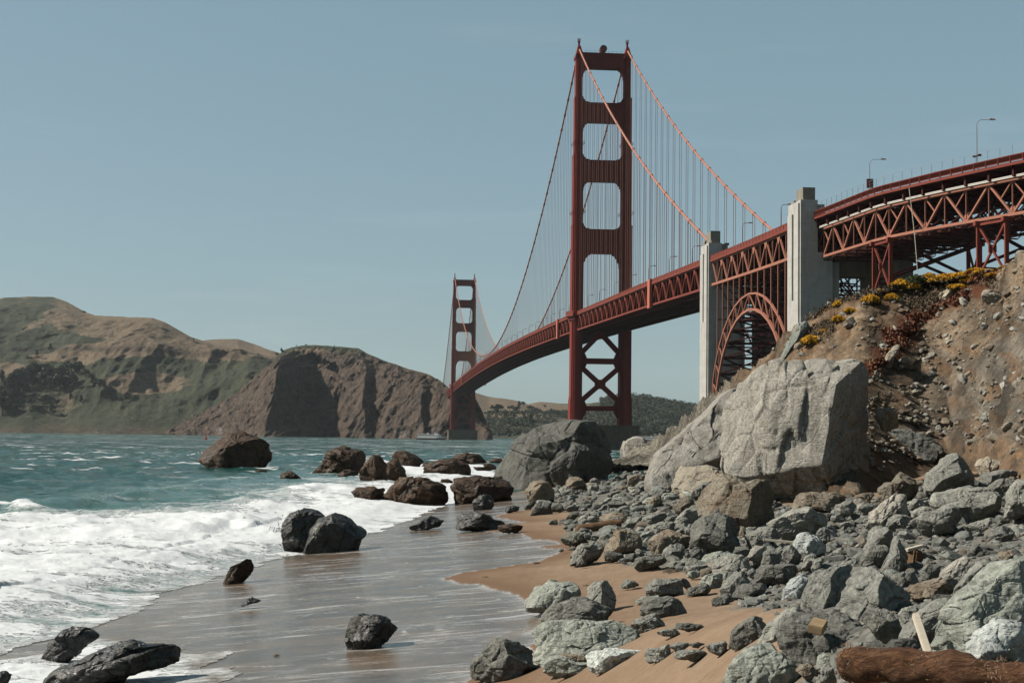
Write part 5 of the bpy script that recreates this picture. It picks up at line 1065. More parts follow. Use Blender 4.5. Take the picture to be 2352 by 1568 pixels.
A dark 820,490 830,420 880,390 900,450 920,580 880,620 840,570
A brown 1300,830 1320,720 1360,730 1390,820 1360,860
A grey 2180,830 2220,760 2281,730 2350,760 2330,900 2250,880
A brown 1930,860 1950,790 2010,780 2010,860
A grey 2010,1190 2050,1090 2130,1035 2200,1070 2130,1150 2070,1230
A grey 2130,1220 2160,1130 2240,1080 2281,1100 2230,1180 2160,1240
A grey 1300,1250 1350,1200 1430,1210 1400,1260
A grey 1390,1270 1420,1220 1500,1210 1490,1260 1430,1300
A dark 0,1110 40,1040 120,1030 150,1100 100,1130
D green 1788,818 1806,790 1828,758 1848,740 1866,735 1868,760 1850,790 1830,822 1808,832|pale green outcrop on the hillside edge beside the pylon
V tan 615,1065 660,960 720,900 790,840 805,870 720,960 690,1040 640,1065
V green 1375,640 1385,600 1440,575 1500,570 1530,600 1480,620 1420,640
"""
SPECIAL = {'slanting up': dict(bury=.3, thick=.35, facets=6), 'long low black': dict(bury=.3, facets=6, thick=.4), 'squat mossy': dict(bury=.5), 'small jagged': dict(bury=1.2), 'huge pale': dict(planes=[((.74, -.67, -.05), .60), ((-.5, -.84, .22), .46), ((-.1, -.5, .85), .82), ((-.75, -.55, .4), .72)], facets=2, rough=.035, crack=.02, thick=.45, lean=.1, box=.42, cells=90),
           'large rounded grey boulder st': dict(planes=[((.75, -.62, .0), .55), ((-.6, -.6, .5), .7)], facets=6, rough=.06, lean=.25, cells=60), 'smaller pointed boulder propped': dict(planes=[((.7, -.65, .1), .5)], facets=6), 'big dark sea stack': dict(planes=[((.45, -.85, .12), .55), ((-.55, -.5, .65), .72)], facets=5),
           'split wet': dict(facets=3, rough=.05, box=.6), 'pale round': dict(planes=[((-.3, -.9, .2), .5)], facets=4, rough=.04), 'tilted grey slab': dict(planes=[((-.25, -.55, .8), .6), ((.3, -.8, -.5), .6)], facets=3), 'wide flat pale': dict(planes=[((-.1, -.6, .8), .6)], facets=3),
           'pointed ridge': dict(planes=[((.72, -.66, .25), .42), ((-.72, -.6, .35), .60)], facets=3), 'blocky brown': dict(planes=[((.35, -.9, -.2), .5), ((-.1, -.3, .95), .8)], facets=3, d=99.), 'large dark boulder in deep': dict(facets=5, dd=2.),
           'sloping grey': dict(planes=[((-.35, -.7, .62), .5)], facets=5, rough=.05, box=.5), 'tan smooth': dict(planes=[((-.3, -.6, .75), .55)], facets=4, rough=.04, box=.5), 'pyramid': dict(planes=[((.75, -.6, .2), .45), ((-.6, -.7, .4), .6)], facets=2), 'largest grey green': dict(facets=8), 'bluish white': dict(facets=6, dd=-.4), 'behind the fibrous trunk': dict(facets=6, dd=.9), 'broad smooth grey green': dict(facets=5, rough=.05), 'big smooth grey': dict(facets=4, rough=.045), 'flat topped brown': dict(facets=8), 'pale green outcrop': dict(thick=.4, dd=-5.)}
CW = dict(slate='slate grey', grey='grey', dark='dark grey', pale='pale', tan='tan', brown='brown', wet='wet brown', black='wet black', moss='mossy', green='greenish grey', white='white flecked')
minor = []
for k, ln in enumerate(ROCKTXT.strip().splitlines()):
    body, _, lab = ln.partition('|'); f = body.split(); pts = [tuple(map(float, p.split(','))) for p in f[2:]]
    kw = next((v for s, v in SPECIAL.items() if s in lab), {}) if lab else {}
    if f[1] in ('wet', 'black') and 'rough' not in kw: kw = dict(rough=.10, **kw)
    o = make_rock(f[0], f[1], pts, 100 + k, **kw); o['category'] = 'rock'
    if lab: o['label'] = lab
    else: minor.append(ROCKLOG[-1])
    rl = ROCKLOG[-1]; o['group'] = 'rocks in the surf' if f[1] in ('wet', 'black') else 'rocks and boulders on the beach'
LAND = [('driftwood log', 1372, 1208), ('brown dome boulder', 1690, 1145), ('dark cracked boulder', 1640, 1218), ('light plank', 1793, 1241), ('small wooden block', 1878, 1437), ('pale leaning stake', 2120, 1455), ('fibrous trunk', 2060, 1510),
        ('pointed ridge boulder', 2010, 1350), ('smooth boulder beside the wash', 1350, 1266), ('ridged boulder on the sand', 1345, 1470), ('large boulder below the tower', 1280, 1040), ('dark wooden stump', 2107, 1280), ('tilted slab below the slope', 2175, 1080), ('split boulder in foam', 740, 1215), ('rusty loaf shaped rock', 950, 1120), ('flat topped sand rock', 1527, 1347), ('pale upright wedge', 2040, 1180), ('bulky rounded boulder', 2150, 1190), ('far sea stack', 540, 1035), ('upright tan rock', 2230, 955)]
cnt = {}
for r in sorted(minor, key=lambda r: min(math.hypot(r['px'] - x, r['py'] - y) for _, x, y in LAND)):
    nm, x, y = min(LAND, key=lambda l: math.hypot(r['px'] - l[1], (r['py'] - l[2]) * 1.3)); dx, dy = r['px'] - x, r['py'] - y
    rel = ('right of' if dx > 0 else 'left of') if abs(dx) > abs(dy) * 1.1 else ('in front of' if dy > 0 else 'behind')
    sz = 'small' if max(r['w'], r['h']) < 36 else 'mid sized' if max(r['w'], r['h']) < 80 else 'large'
    key = (sz, r['mat'], rel, nm); cnt[key] = cnt.get(key, 0) + 1; od = '' if cnt[key] == 1 else ORD[cnt[key] - 1] + ' '
    r['o']['label'] = ('%s%s %s rock %s the %s' % (od if od else 'nearest ', sz, CW[r['mat']], rel, nm))
def name_by_place(items, noun):                          # items: (object, px, py, look); nearest landmark first, then counted outwards
    cn = {}
    def near(i): return min(LAND, key=lambda l: math.hypot(i[1] - l[1], (i[2] - l[2]) * 1.3))
    for o, px, py, look in sorted(items, key=lambda i: math.hypot(i[1] - near(i)[1], i[2] - near(i)[2])):
        nm, x, y = near((o, px, py)); dx, dy = px - x, py - y; rel = ('right of' if dx > 0 else 'left of') if abs(dx) > abs(dy) * 1.1 else ('in front of' if dy > 0 else 'behind')
        k = (look, rel, nm); cn[k] = cn.get(k, 0) + 1; o['label'] = '%s %s %s %s the %s' % ('nearest' if cn[k] == 1 else ORD[cn[k] - 1], look, noun, rel, nm)
ST = []
# small loose stones: the largest as things, the rest as one mass
def inpoly(x, y, P): return sdist(np.atleast_1d(np.asarray(x, float)), np.atleast_1d(np.asarray(y, float)), [tuple(p) for p in P]) > 0
def field_px(n, seed, poly):
    r_ = np.random.RandomState(seed); P = np.array(poly); x = r_.uniform(P[:, 0].min(), P[:, 0].max(), n * 6); y = r_.uniform(P[:, 1].min(), P[:, 1].max(), n * 6); k = inpoly(x, y, P); return x[k][:n], y[k][:n], r_
SM = []
for k in range(6):
    V, Fc = rock_shape((np.linspace(-np.pi, np.pi, 12), rnd.uniform(.4, .5) * np.ones(12) * np.random.RandomState(k).uniform(.8, 1.15, 12)), .42, .95, 900 + k, 5, .09, 9, crack=.02, box=.8, cells=10); V *= np.array([1.2, 1., .72]); SM.append((V, Fc))
x, y, r_ = field_px(300, 7, FIELD); first = {}
for k in range(len(x)):
    d = ground_d(x[k], y[k]); s = float(np.clip(np.exp(r_.normal(3.55, .32)) * d / F, .16, 1.6)); i = int(r_.randint(6)); mt = ['grey', 'grey', 'green', 'dark', 'brown'][int(r_.randint(5))]
    if (i, mt) not in first: o = mesh('stone', SM[i][0], SM[i][1], ROCK[mt]); first[(i, mt)] = o
    else: o = first[(i, mt)].copy(); COL.objects.link(o)
    rxk, rzk = ray(x[k], y[k]); o.location = (rxk * d, d, float(zg(rxk * d, d)) + s * .2); o.scale = (s, s, s); o.rotation_euler = (r_.uniform(-.3, .3), r_.uniform(-.3, .3), r_.uniform(0, 6.28))
    tag(o, None, 'stone', 'small loose stones between the boulders'); ST.append((o, x[k], y[k], 'small loose ' + CW[mt]))
name_by_place(ST, 'stone'); ST = []
SLOPE = [(1990, 900), (2060, 780), (2200, 700), (2352, 640), (2420, 640), (2420, 1080), (2260, 1060), (2100, 1080), (2010, 1000)]
x, y, r_ = field_px(46, 27, SLOPE)
for k in range(len(x)):
    p = hill_v(x[k], y[k]); s = float(np.exp(r_.normal(3.0, .42)) * p[1] / F); i = int(r_.randint(6)); mt = ['tan', 'brown', 'grey', 'tan', 'pale'][int(r_.randint(5))]
    if (i, mt) not in first: o = mesh('stone', SM[i][0], SM[i][1], ROCK[mt]); first[(i, mt)] = o
    else: o = first[(i, mt)].copy(); COL.objects.link(o)
    o.location = p + np.array([0, -.1 * s, .05 * s]); o.scale = (s, s, s); o.rotation_euler = (r_.uniform(-.5, .5), r_.uniform(-.9, -.2), r_.uniform(0, 6.28)); tag(o, None, 'stone', 'stones sunk in the earth slope'); ST.append((o, x[k], y[k], 'half sunk ' + CW[mt]))
LAND_B = LAND; LAND = [('huge pale boulder', 1990, 960), ('upright tan rock', 2230, 955), ('dark green bush', 2114, 665), ('right viaduct bent', 2280, 640), ('red ice plant band', 2130, 760), ('right frame edge', 2352, 860)]; name_by_place(ST, 'stone on the slope'); LAND = LAND_B
def stones(name, locs, sizes, seed, mat, sink=.15):
    r_ = np.random.RandomState(seed); N, Fc = ico(2); Vs = []; Fs = []; base = []
    for k in range(8):
        B = N * r_.uniform(.75, 1.2, (len(N), 1)); 
        for _ in range(5): a = r_.normal(size=3); a /= np.linalg.norm(a); pr = B @ a; B = B - np.clip(pr - .62, 0, None)[:, None] * a
        base.append(B * np.array([1, .9, .65]))
    for k in range(len(locs)):
        a = r_.uniform(0, 6.28); ca, sa = math.cos(a), math.sin(a); B = base[k % 8] * sizes[k] * .5; tx = r_.uniform(-.4, .4); B = np.stack([B[:, 0] * ca - B[:, 1] * sa, B[:, 0] * sa + B[:, 1] * ca, B[:, 2] + B[:, 0] * tx], 1)
        Vs.append(B + locs[k] + np.array([0, 0, sizes[k] * (.3 - sink)])); Fs.append(Fc + k * len(N))
    return tag(mesh(name, np.concatenate(Vs), np.concatenate(Fs), mat, smooth_=False), kind='stuff')
g = NG('mixed_pebbles', .9, .25); isl = g.t.nodes.new('ShaderNodeNewGeometry').outputs['Random Per Island']; nn = g.noise(g.map(), 6, 5, .65)
cc = g.mix(.5, g.ramp(isl, [(0, (.09, .09, .08)), (.3, (.15, .155, .14)), (.6, (.19, .195, .175)), (.8, (.15, .12, .09)), (1, (.25, .25, .225))]), g.ramp(nn, [(.3, .3), (.7, .75)]), 'OVERLAY'); PEB = g.out(cc, g.bump(nn, .6, .03))
g = NG('scree_stone', .95, .15); isl = g.t.nodes.new('ShaderNodeNewGeometry').outputs['Random Per Island']; nn = g.noise(g.map(), 6, 5, .65)
SCR = g.out(g.mix(.5, g.ramp(isl, [(0, (.14, .11, .08)), (.35, (.22, .18, .135)), (.7, (.26, .23, .185)), (.9, (.30, .29, .26)), (1, (.36, .34, .30))]), g.ramp(nn, [(.3, .3), (.7, .75)]), 'OVERLAY'), g.bump(nn, .6, .03))
x, y, r_ = field_px(11000, 8, FIELD); d = np.array([ground_d(a, b) for a, b in zip(x, y)]); rx, rz = ray(x, y)
sz = np.clip(np.exp(r_.normal(2.72, .5, len(x))) * d / F, .05, 1.1); tag(stones('pebbles', np.stack([rx * d, d, zg(rx * d, d)], 1), sz, 9, PEB), 'grey pebbles and small stones between the boulders')
x, y, r_ = field_px(7000, 18, [(1460, 1075), (1500, 1030), (1600, 955), (1760, 840), (1870, 745), (2030, 690), (2352, 610), (2450, 570), (2450, 1110), (2200, 1070), (2000, 1135), (1800, 1140)])
kk = fbm2(x / 55, y / 40, 3, 2) + .25 * (x > 2000 + (1000 - y) * .6) > .13; x, y = x[kk], y[kk]; sz = np.clip(np.exp(r_.normal(1.55, .75, len(x))) * 125 / F, .05, 1.5)
tag(stones('scree', hill_v(x, y), sz, 19, SCR), 'loose grey brown scree scattered over the hillside')

# ---------------------------------------------------------------- plants on the hillside
def leaves(P, s, r_, aspect=1., upright=0.):
    n = len(P); a = r_.normal(size=(n, 3)); a[:, 2] *= (1 - upright); a /= np.linalg.norm(a, axis=1)[:, None]; b = np.cross(a, r_.normal(size=(n, 3))); b[:, 2] += upright * 2; b /= np.linalg.norm(b, axis=1)[:, None]
    s = np.asarray(s).reshape(-1, 1) * np.ones((n, 1)); A, B = a * s, b * s * aspect
    V = np.stack([P - A - B, P + A - B, P + A + B, P - A + B], 1).reshape(-1, 3); return V, np.arange(4 * n).reshape(n, 4)
def leafmat(name, cols, rough=.8, sc=2.):
    g = NG(name, rough, .2); isl = g.t.nodes.new('ShaderNodeNewGeometry').outputs['Random Per Island']; k = len(cols) - 1
    return g.out(g.mix(.35, g.ramp(isl, [(i / max(k, 1), c) for i, c in enumerate(cols)]), g.ramp(g.noise(g.map(), sc, 4, .6), [(.3, .3), (.7, .75)]), 'OVERLAY'))
YEL = leafmat('yellow_blossom', [(.62, .30, .012), (.75, .40, .02), (.55, .26, .02)]); OLIVE = leafmat('olive_foliage', [(.07, .06, .025), (.12, .10, .04), (.09, .05, .025)]); GREENB = leafmat('green_foliage', [(.035, .05, .015), (.06, .075, .025)])
BRUSH = leafmat('dry_brush', [(.11, .075, .045), (.16, .115, .07), (.075, .05, .03), (.19, .15, .11)]); REDP = leafmat('red_ice_plant', [(.12, .032, .018), (.18, .06, .026), (.14, .075, .03), (.14, .036, .034)])
def mound(n, r_, hz=.55):
    t = r_.uniform(0, 6.28, n); rr = np.sqrt(r_.uniform(0, 1, n)); lob = 1 + .25 * np.sin(3 * t + 1) + .15 * np.sin(7 * t); z = np.sqrt(np.maximum(1 - rr ** 2, 0)) * r_.uniform(.55, 1.05, n) * hz
    return np.stack([rr * np.cos(t) * lob, rr * np.sin(t) * lob, z], 1)
r_ = np.random.RandomState(31); shrub0 = empty('flowering_shrub')
V, Fc = leaves(mound(700, r_, .5), .07, r_, 1.2, .3); mesh('foliage', V, Fc, OLIVE, shrub0, False)
Pm = mound(2000, r_, .62); kk = fbm(Pm * 3, 2) > -.5; V, Fc = leaves(Pm[kk] + (0, 0, .05), .045, r_, 1.); mesh('blossoms', V, Fc, YEL, shrub0, False)
FL = [(835, 330, 90, 40, 'topmost yellow flowering shrub beside the dark green bush'), (840, 395, 110, 80, 'tall round yellow shrub left of the dark green bush'), (900, 430, 110, 50, 'yellow shrub just below the round yellow shrub'), (960, 412, 90, 60, 'bright yellow shrub directly below the dark green bush'), (1045, 360, 90, 50, 'small yellow shrub right of the dark green bush'), (1140, 350, 110, 50, 'yellow shrub at left end of the long yellow patch'),
      (1230, 375, 190, 62, 'left part of the long bright yellow flower patch'), (1340, 365, 220, 75, 'middle of the long bright yellow flower patch'), (1450, 350, 210, 62, 'right end of the long bright yellow flower patch'), (1560, 228, 150, 45, 'orange yellow shrub under the right viaduct bent'), (1550, 285, 130, 45, 'yellow shrub at upper right end of the ridge'), (1240, 300, 90, 30, 'thin yellow shrub on the ridge line'),
      (780, 525, 90, 55, 'lone yellow shrub on tan slope below the slender bent'), (615, 590, 130, 80, 'wide yellow shrub on the tan slope left of centre'), (425, 710, 80, 45, 'small yellow shrub above the huge boulder'), (315, 770, 90, 60, 'yellow shrub down slope near the huge boulder'), (270, 550, 100, 60, 'orange tinted shrub near the pylon foot'), (175, 582, 60, 30, 'smallest orange shrub beside the pylon foot'), (150, 810, 80, 40, 'faded yellow shrub above the boulder top'), (50, 945, 150, 80, 'golden shrub just above the top of the huge boulder'), (640, 430, 60, 30, 'little yellow shrub beside the slender bent foot')]
for k, (x, y, w, h, lb) in enumerate(FL):
    o = shrub0 if k == 0 else copy_tree(shrub0); ox, oy, sc = REG['V']; p = hill_v(ox + sc * x, oy + sc * (y + h * .35)); ww = w * sc * p[1] / F * .66
    o.location = p; o.scale = (ww, ww * .9, max(h * sc * p[1] / F * 1.6, ww * .35)); o.rotation_euler = (0, 0, k * 1.3); tag(o, lb, 'shrub', 'yellow flowering shrubs on the hillside')
x, y, r_ = field_px(26, 63, vv([(790, 330), (1000, 370), (1500, 290), (1600, 240), (1790, 150), (1800, 200), (1500, 430), (1000, 470), (800, 480)])); od_ = np.argsort(x)
for k, i in enumerate(od_):
    o = copy_tree(shrub0); p = hill_v(x[i], y[i]); s = r_.uniform(.35, .75); o.location = p; o.scale = (s * 1.3, s, s * .9); o.rotation_euler = (0, 0, k * .9); tag(o, '%s low yellow flower clump from the left along the upper slope' % ORD[k], 'shrub', 'low yellow flower clumps on the upper slope')
o = empty('green_bush'); V, Fc = leaves(mound(900, r_, .6), .06, r_, 1.); mesh('foliage', V, Fc, GREENB, o, False); p = hill_v(2114, 668); o.location = p; o.scale = (1.15, 1.1, 1.5); tag(o, 'dark green bush among yellow flowers on the ridge', 'bush')
def scatter_plants(name, polyV, n, s, mat, label, aspect, upright, seed, hgt=.12, thin=.0):
    P_ = np.concatenate([np.stack(field_px(int(n * w), seed + i, vv(pl))[:2], 1) for i, (pl, w) in enumerate(polyV)]); kk = fbm2(P_[:, 0] / 14, P_[:, 1] / 10, 3, seed) > thin; P_ = P_[kk]
    r_ = np.random.RandomState(seed); W = hill_v(P_[:, 0], P_[:, 1]).astype(float); W = W + np.stack([r_.normal(0, .25, len(W)), r_.normal(0, .25, len(W)), np.abs(r_.normal(0, hgt, len(W)))], 1)
    V, Fc = leaves(W, r_.uniform(.5, 1.3, len(W)) * s, r_, aspect, upright); tag(mesh(name, V, Fc, mat, None, False), label, kind='stuff')
scatter_plants('ice_plant', [([(1450, 440), (1480, 500), (1230, 640), (1000, 860), (880, 960), (720, 1060), (640, 1200), (540, 1220), (560, 1130), (700, 1020), (730, 900), (850, 800), (1060, 700), (1250, 600)], 1.), ([(1500, 330), (1760, 190), (1780, 220), (1560, 400)], .15)], 12000, .085, REDP, 'dark red ice plant growing in a band down the slope', 1.3, .3, 41, .1, -.2)
scatter_plants('dry_brush', [([(-60, 640), (100, 560), (280, 520), (560, 420), (700, 370), (790, 420), (640, 500), (450, 560), (250, 640), (60, 700)], .5), ([(880, 520), (1060, 430), (1460, 400), (1330, 520), (1180, 640), (1000, 640)], .7), ([(-100, 900), (0, 820), (250, 690), (370, 720), (250, 860), (100, 940)], .35), ([(700, 340), (1000, 300), (1500, 230), (1600, 240), (1500, 420), (900, 470)], .7), ([(1550, 380), (1700, 300), (1800, 280), (1700, 420)], .1)], 6500, .045, BRUSH, 'dry brown brush covering the upper hillside', 2.6, .35, 51, .16, -.15)

# ---------------------------------------------------------------- trees across the strait
DKG = leafmat('dark_tree_foliage', [(.040, .055, .034), (.065, .082, .045), (.05, .066, .048)], sc=.2); BARK = plain('bark', (.06, .045, .035), .9)
def w2p(P): P = np.asarray(P, float) - (0, 0, H); f_ = P @ np.array(Fv); return 1176 + F * (P @ np.array(Rv)) / f_, 784 - F * (P @ np.array(Uv)) / f_
def tree_proto(kind, seed):
    r_ = np.random.RandomState(seed); t = empty('tree'); m = MB(); m.tube([(0, 0, -.08), (.01, 0, .3), (.0, .01, .75)], [.035, .028, .012], 6)
    for k in range(4): a = k * 1.7; m.tube([(0, 0, .3 + .1 * k), (.16 * math.cos(a), .16 * math.sin(a), .45 + .1 * k)], [.014, .007], 5)
    m.build('trunk', BARK, t); n = 900; cs = r_.normal(size=(11, 3)) * (.17, .17, .16) + (0, 0, .6)
    if kind == 1: cs = np.stack([r_.normal(0, .09, 11) * np.linspace(1.5, .3, 11), r_.normal(0, .09, 11) * np.linspace(1.5, .3, 11), np.linspace(.28, .95, 11)], 1)
    i = r_.randint(0, 11, n); u = r_.normal(size=(n, 3)); u /= np.linalg.norm(u, axis=1)[:, None]; P_ = cs[i] + u * r_.uniform(.5, 1, (n, 1)) * (.14 if kind == 0 else .10)
    V, Fc = leaves(P_, .032, r_, 1.2); mesh('crown', V, Fc, DKG, t, False); return t
protos = [tree_proto(k % 2, 60 + k) for k in range(4)]; used = set()
def plant_tree(Vh, px, py, hpx, lb, grp, k, scw=1.):
    X_, Y_ = w2p(Vh); dd = (X_ - px) ** 2 + (Y_ - py) ** 2; c = np.where(dd < dd.min() + 6)[0]; p = Vh[c[np.argmin(Vh[c, 1])]]; hh = hpx * p[1] / F
    o = protos[k % 4] if k % 4 not in used else copy_tree(protos[k % 4]); used.add(k % 4); o.location = (p[0], p[1], p[2] - .03 * hh); o.scale = (hh * scw, hh * scw, hh); o.rotation_euler = (0, 0, k * 2.1); tag(o, lb, 'tree', grp)
LT = [(20, 960, 30), (60, 1070, 40), (100, 1085, 52), (150, 1065, 58), (205, 1055, 58), (255, 1010, 52), (305, 970, 50), (360, 955, 46), (185, 985, 40), (450, 1005, 60), (495, 1025, 62), (545, 1005, 52), (600, 885, 30), (650, 880, 32), (700, 885, 30), (395, 1040, 24), (620, 1005, 34), (665, 1015, 32), (250, 1165, 26), (830, 985, 28), (875, 1005, 24), (20, 1240, 58), (65, 1160, 46), (475, 1240, 28), (140, 1225, 24), (450, 672, 17), (335, 725, 15), (260, 765, 14), (625, 1125, 18), (725, 1140, 18), (765, 905, 20), (575, 930, 34), (330, 1000, 30), (420, 960, 30), (10, 1100, 40), (930, 1010, 16), (980, 1040, 14), (1480, 835, 9)]
LT.sort(); kb = ks_ = 0
for k, (x, y, hpx) in enumerate(LT):
    if hpx > 22: kb += 1
    else: ks_ += 1
    plant_tree(LEFTV, x * .2563, 631.6 + y * .2563, hpx, ('%s dark tree from the left in the grove on the left hills' % ORD[kb - 1]) if hpx > 22 else ('%s small lone dark tree from the left on the left hills' % ORD[ks_ - 1]), 'dark trees in the grove on the left hills' if hpx > 22 else 'small lone trees on the left hills', k, 1.15)
for k, (px, py, hpx, lb) in enumerate([(194, 719, 9, 'lone bent tree on ridge of the tallest left hill'), (445, 781, 8, 'lone tree on right shoulder of the second hill')]): plant_tree(LEFTV, px, py, hpx, lb, 'lone ridge trees', k)
for k, (x, y, hpx) in enumerate([(430, 235, 8), (470, 215, 11), (490, 222, 10), (600, 160, 5), (690, 165, 6), (940, 170, 5), (1180, 235, 6)]): plant_tree(HEADV, 516.8 + x * .2686, 746.5 + (y + 8) * .2686, hpx, '%s tiny tree from the left on the skyline of the headland' % ORD[k], 'tiny trees on the headland skyline', k)
for k, (x, y, hpx) in enumerate(sorted([(500, 1310, 22), (530, 1290, 20), (480, 1290, 16), (590, 1290, 14), (660, 1270, 16), (690, 1255, 12), (640, 1300, 18), (720, 1290, 16), (770, 1300, 14), (690, 1360, 18), (735, 1385, 22), (620, 1350, 16), (560, 1345, 18), (800, 1300, 10), (880, 1310, 12), (920, 1320, 12), (1130, 1310, 14), (1180, 1300, 16), (1240, 1290, 20), (1270, 1270, 18), (840, 1265, 8)])): plant_tree(GOLDV, 976.2 + x * .3296, 516.8 + y * .3296, hpx, '%s dark rounded tree from the left on the golden hills' % ORD[k], 'dark trees on the golden hills', k, 1.25)
r_ = np.random.RandomState(91); X_, Y_ = w2p(GOLDV); ok = np.where((X_ > 1095) & (X_ < 1400) & (Y_ > 948) & (Y_ < 1003) & (np.arange(len(X_)) < GOLDS[1] * 111))[0]; pk = ok[r_.randint(0, len(ok), 900)]; Pt0 = []
for p in GOLDV[pk]:
    hh = r_.uniform(4, 12); n = 46; u = r_.normal(size=(n, 3)); u /= np.linalg.norm(u, axis=1)[:, None]; Pt0.append(p + np.array([r_.uniform(-10, 10), 0, hh * .35]) + u * r_.uniform(.5, 1, (n, 1)) * np.array([hh * .7, hh * .6, hh * .5]))
V, Fc = leaves(np.concatenate(Pt0), .9, r_, 1.2); tag(mesh('scrub_thicket', V, Fc, DKG, None, False), 'dark scrub covering the foot of the golden hills', kind='stuff')
r_ = np.random.RandomState(77); X_, Y_ = w2p(GOLDV); ok = np.where((X_ > 1385) & (X_ < 1640) & (Y_ < 1000) & (np.arange(len(X_)) < GOLDS[1] * 111))[0]; pk = ok[r_.randint(0, len(ok), 1500)]; Pt = []
for p in GOLDV[pk]:
    hh = r_.uniform(9, 20); n = 80; u = r_.normal(size=(n, 3)); u /= np.linalg.norm(u, axis=1)[:, None]; Pt.append(p + np.array([r_.uniform(-8, 8), 0, hh * .5]) + u * r_.uniform(.5, 1, (n, 1)) * np.array([hh * .45, hh * .45, hh * .5]))
V, Fc = leaves(np.concatenate(Pt), .95, r_, 1.2); tag(mesh('forest', V, Fc, DKG, None, False), 'dense dark forest on the hill behind the near tower', kind='stuff')

# ---------------------------------------------------------------- boats, buoy, birds
def ferry(lb, loc, rz, ln, name='ferry'):
    r = tag(empty(name, loc, rz), lb, 'ferry', 'ferries on the strait'); hw = ln * .13; fb = ln * .075
    def hullrow(z, s): return [(-ln / 2 * .97, hw * s, z), (ln * .22, hw * s, z), (ln * .40, hw * .62 * s, z), (ln / 2 * (1 if z > 0 else .95), 0, z + (.02 * ln if z > 0 else 0)), (ln * .40, -hw * .62 * s, z), (ln * .22, -hw * s, z), (-ln / 2 * .97, -hw * s, z)]
    def strip(zs, ss, nm, mt, cap):
        m = MB(); rowsv = [hullrow(z, s) for z, s in zip(zs, ss)]; n = 7; V = [p for rr in rowsv for p in rr]; Fc = [(k * n + j, k * n + (j + 1) % n, (k + 1) * n + (j + 1) % n, (k + 1) * n + j) for k in range(len(zs) - 1) for j in range(n)]
        if cap: Fc.append(tuple((len(zs) - 1) * n + j for j in range(n)))
        m.add(V, Fc); m.build(nm, mt, r)
    strip([-.8, fb * .55], [.8, .95], 'hull', HULL, False); strip([fb * .55 + .004, fb * 1.25], [.95, 1.], 'bulwark', WHITE, True)
    z0 = fb * 1.25; m = MB(); m.box(-ln * .44, ln * .30, -hw * .86, hw * .86, z0, z0 + ln * .06); m.box(-ln * .46, ln * .32, -hw * .95, hw * .95, z0 + ln * .06, z0 + ln * .072); c = m.build('cabin', WHITE, r)
    m = MB()
    for x in np.linspace(-ln * .40, ln * .26, 14):
        for sy in (-1, 1): m.box(x - ln * .017, x + ln * .017, min(sy * hw * .855, sy * hw * .875), max(sy * hw * .855, sy * hw * .875), z0 + ln * .022, z0 + ln * .048)
    m.build('window', GLASS, c); z1 = z0 + ln * .072
    m = MB(); m.box(ln * .12, ln * .24, -hw * .45, hw * .45, z1, z1 + ln * .06); m.box(ln * .11, ln * .25, -hw * .52, hw * .52, z1 + ln * .06, z1 + ln * .068); wh = m.build('wheelhouse', WHITE, r)
    m = MB(); m.box(ln * .24, ln * .243, -hw * .4, hw * .4, z1 + ln * .03, z1 + ln * .052); m.box(ln * .13, ln * .23, -hw * .46, -hw * .45, z1 + ln * .03, z1 + ln * .052); m.build('window', GLASS, wh)
    m = MB(); m.tube([(ln * .02, 0, z1), (ln * .02, 0, z1 + ln * .17)], ln * .004, 6); m.beam((ln * -.01, 0, z1 + ln * .12), (ln * .05, 0, z1 + ln * .12), ln * .005); m.build('mast', WHITE, r)
    m = MB(); m.tube([(-ln * .12, 0, z1), (-ln * .13, 0, z1 + ln * .05)], ln * .025, 10); m.build('funnel', WHITE, r)
    m = MB()
    for x in np.linspace(-ln * .45, ln * .1, 12):
        for sy in (-1, 1): m.beam((x, sy * hw * .9, z1), (x, sy * hw * .9, z1 + ln * .03), ln * .004)
    for sy in (-1, 1): m.beam((-ln * .45, sy * hw * .9, z1 + ln * .03), (ln * .1, sy * hw * .9, z1 + ln * .03), ln * .004)
    m.build('deck_railing', GREYM, r)
    m = MB()
    for k in range(14): x = -ln * .42 + k * ln * .036; m.tube([(x, .2 * (k % 3), z1), (x, .2 * (k % 3), z1 + ln * .03)], ln * .006, 6)
    m.build('deck_bench', GREYM, r)
d = 2020.; rx, _ = ray(991, 1005); ferry('white ferry with red brown hull passing left of the far tower', (rx * d, d, .2), math.radians(-16), 39)
d = 2600.; rx, _ = ray(1503, 1005); ferry('white ferry half hidden behind the hillside foot, right of near pier', (rx * d, d, .2), math.radians(-14), 40)
d = 1310.; rx, _ = ray(472.5, 1005); b = tag(empty('buoy', (rx * d, d, 0)), 'red conical buoy floating near the dark sea stack', 'buoy')
m = MB(); m.tube([(0, 0, -.6), (0, 0, .9)], 1.45, 14); m.build('float', BUOY, b); m = MB(); m.tube([(0, 0, .9), (0, 0, 3.2), (0, 0, 4.0)], [1.15, .55, .5], 12); m.build('tower', BUOY, b); m = MB(); m.tube([(0, 0, 4.0), (0, 0, 4.6)], .28, 8); m.build('lantern', BUOY, b)
GULL = plain('gull_feathers', (.62, .62, .60)); GULLW = plain('gull_wing_feathers', (.36, .36, .37))
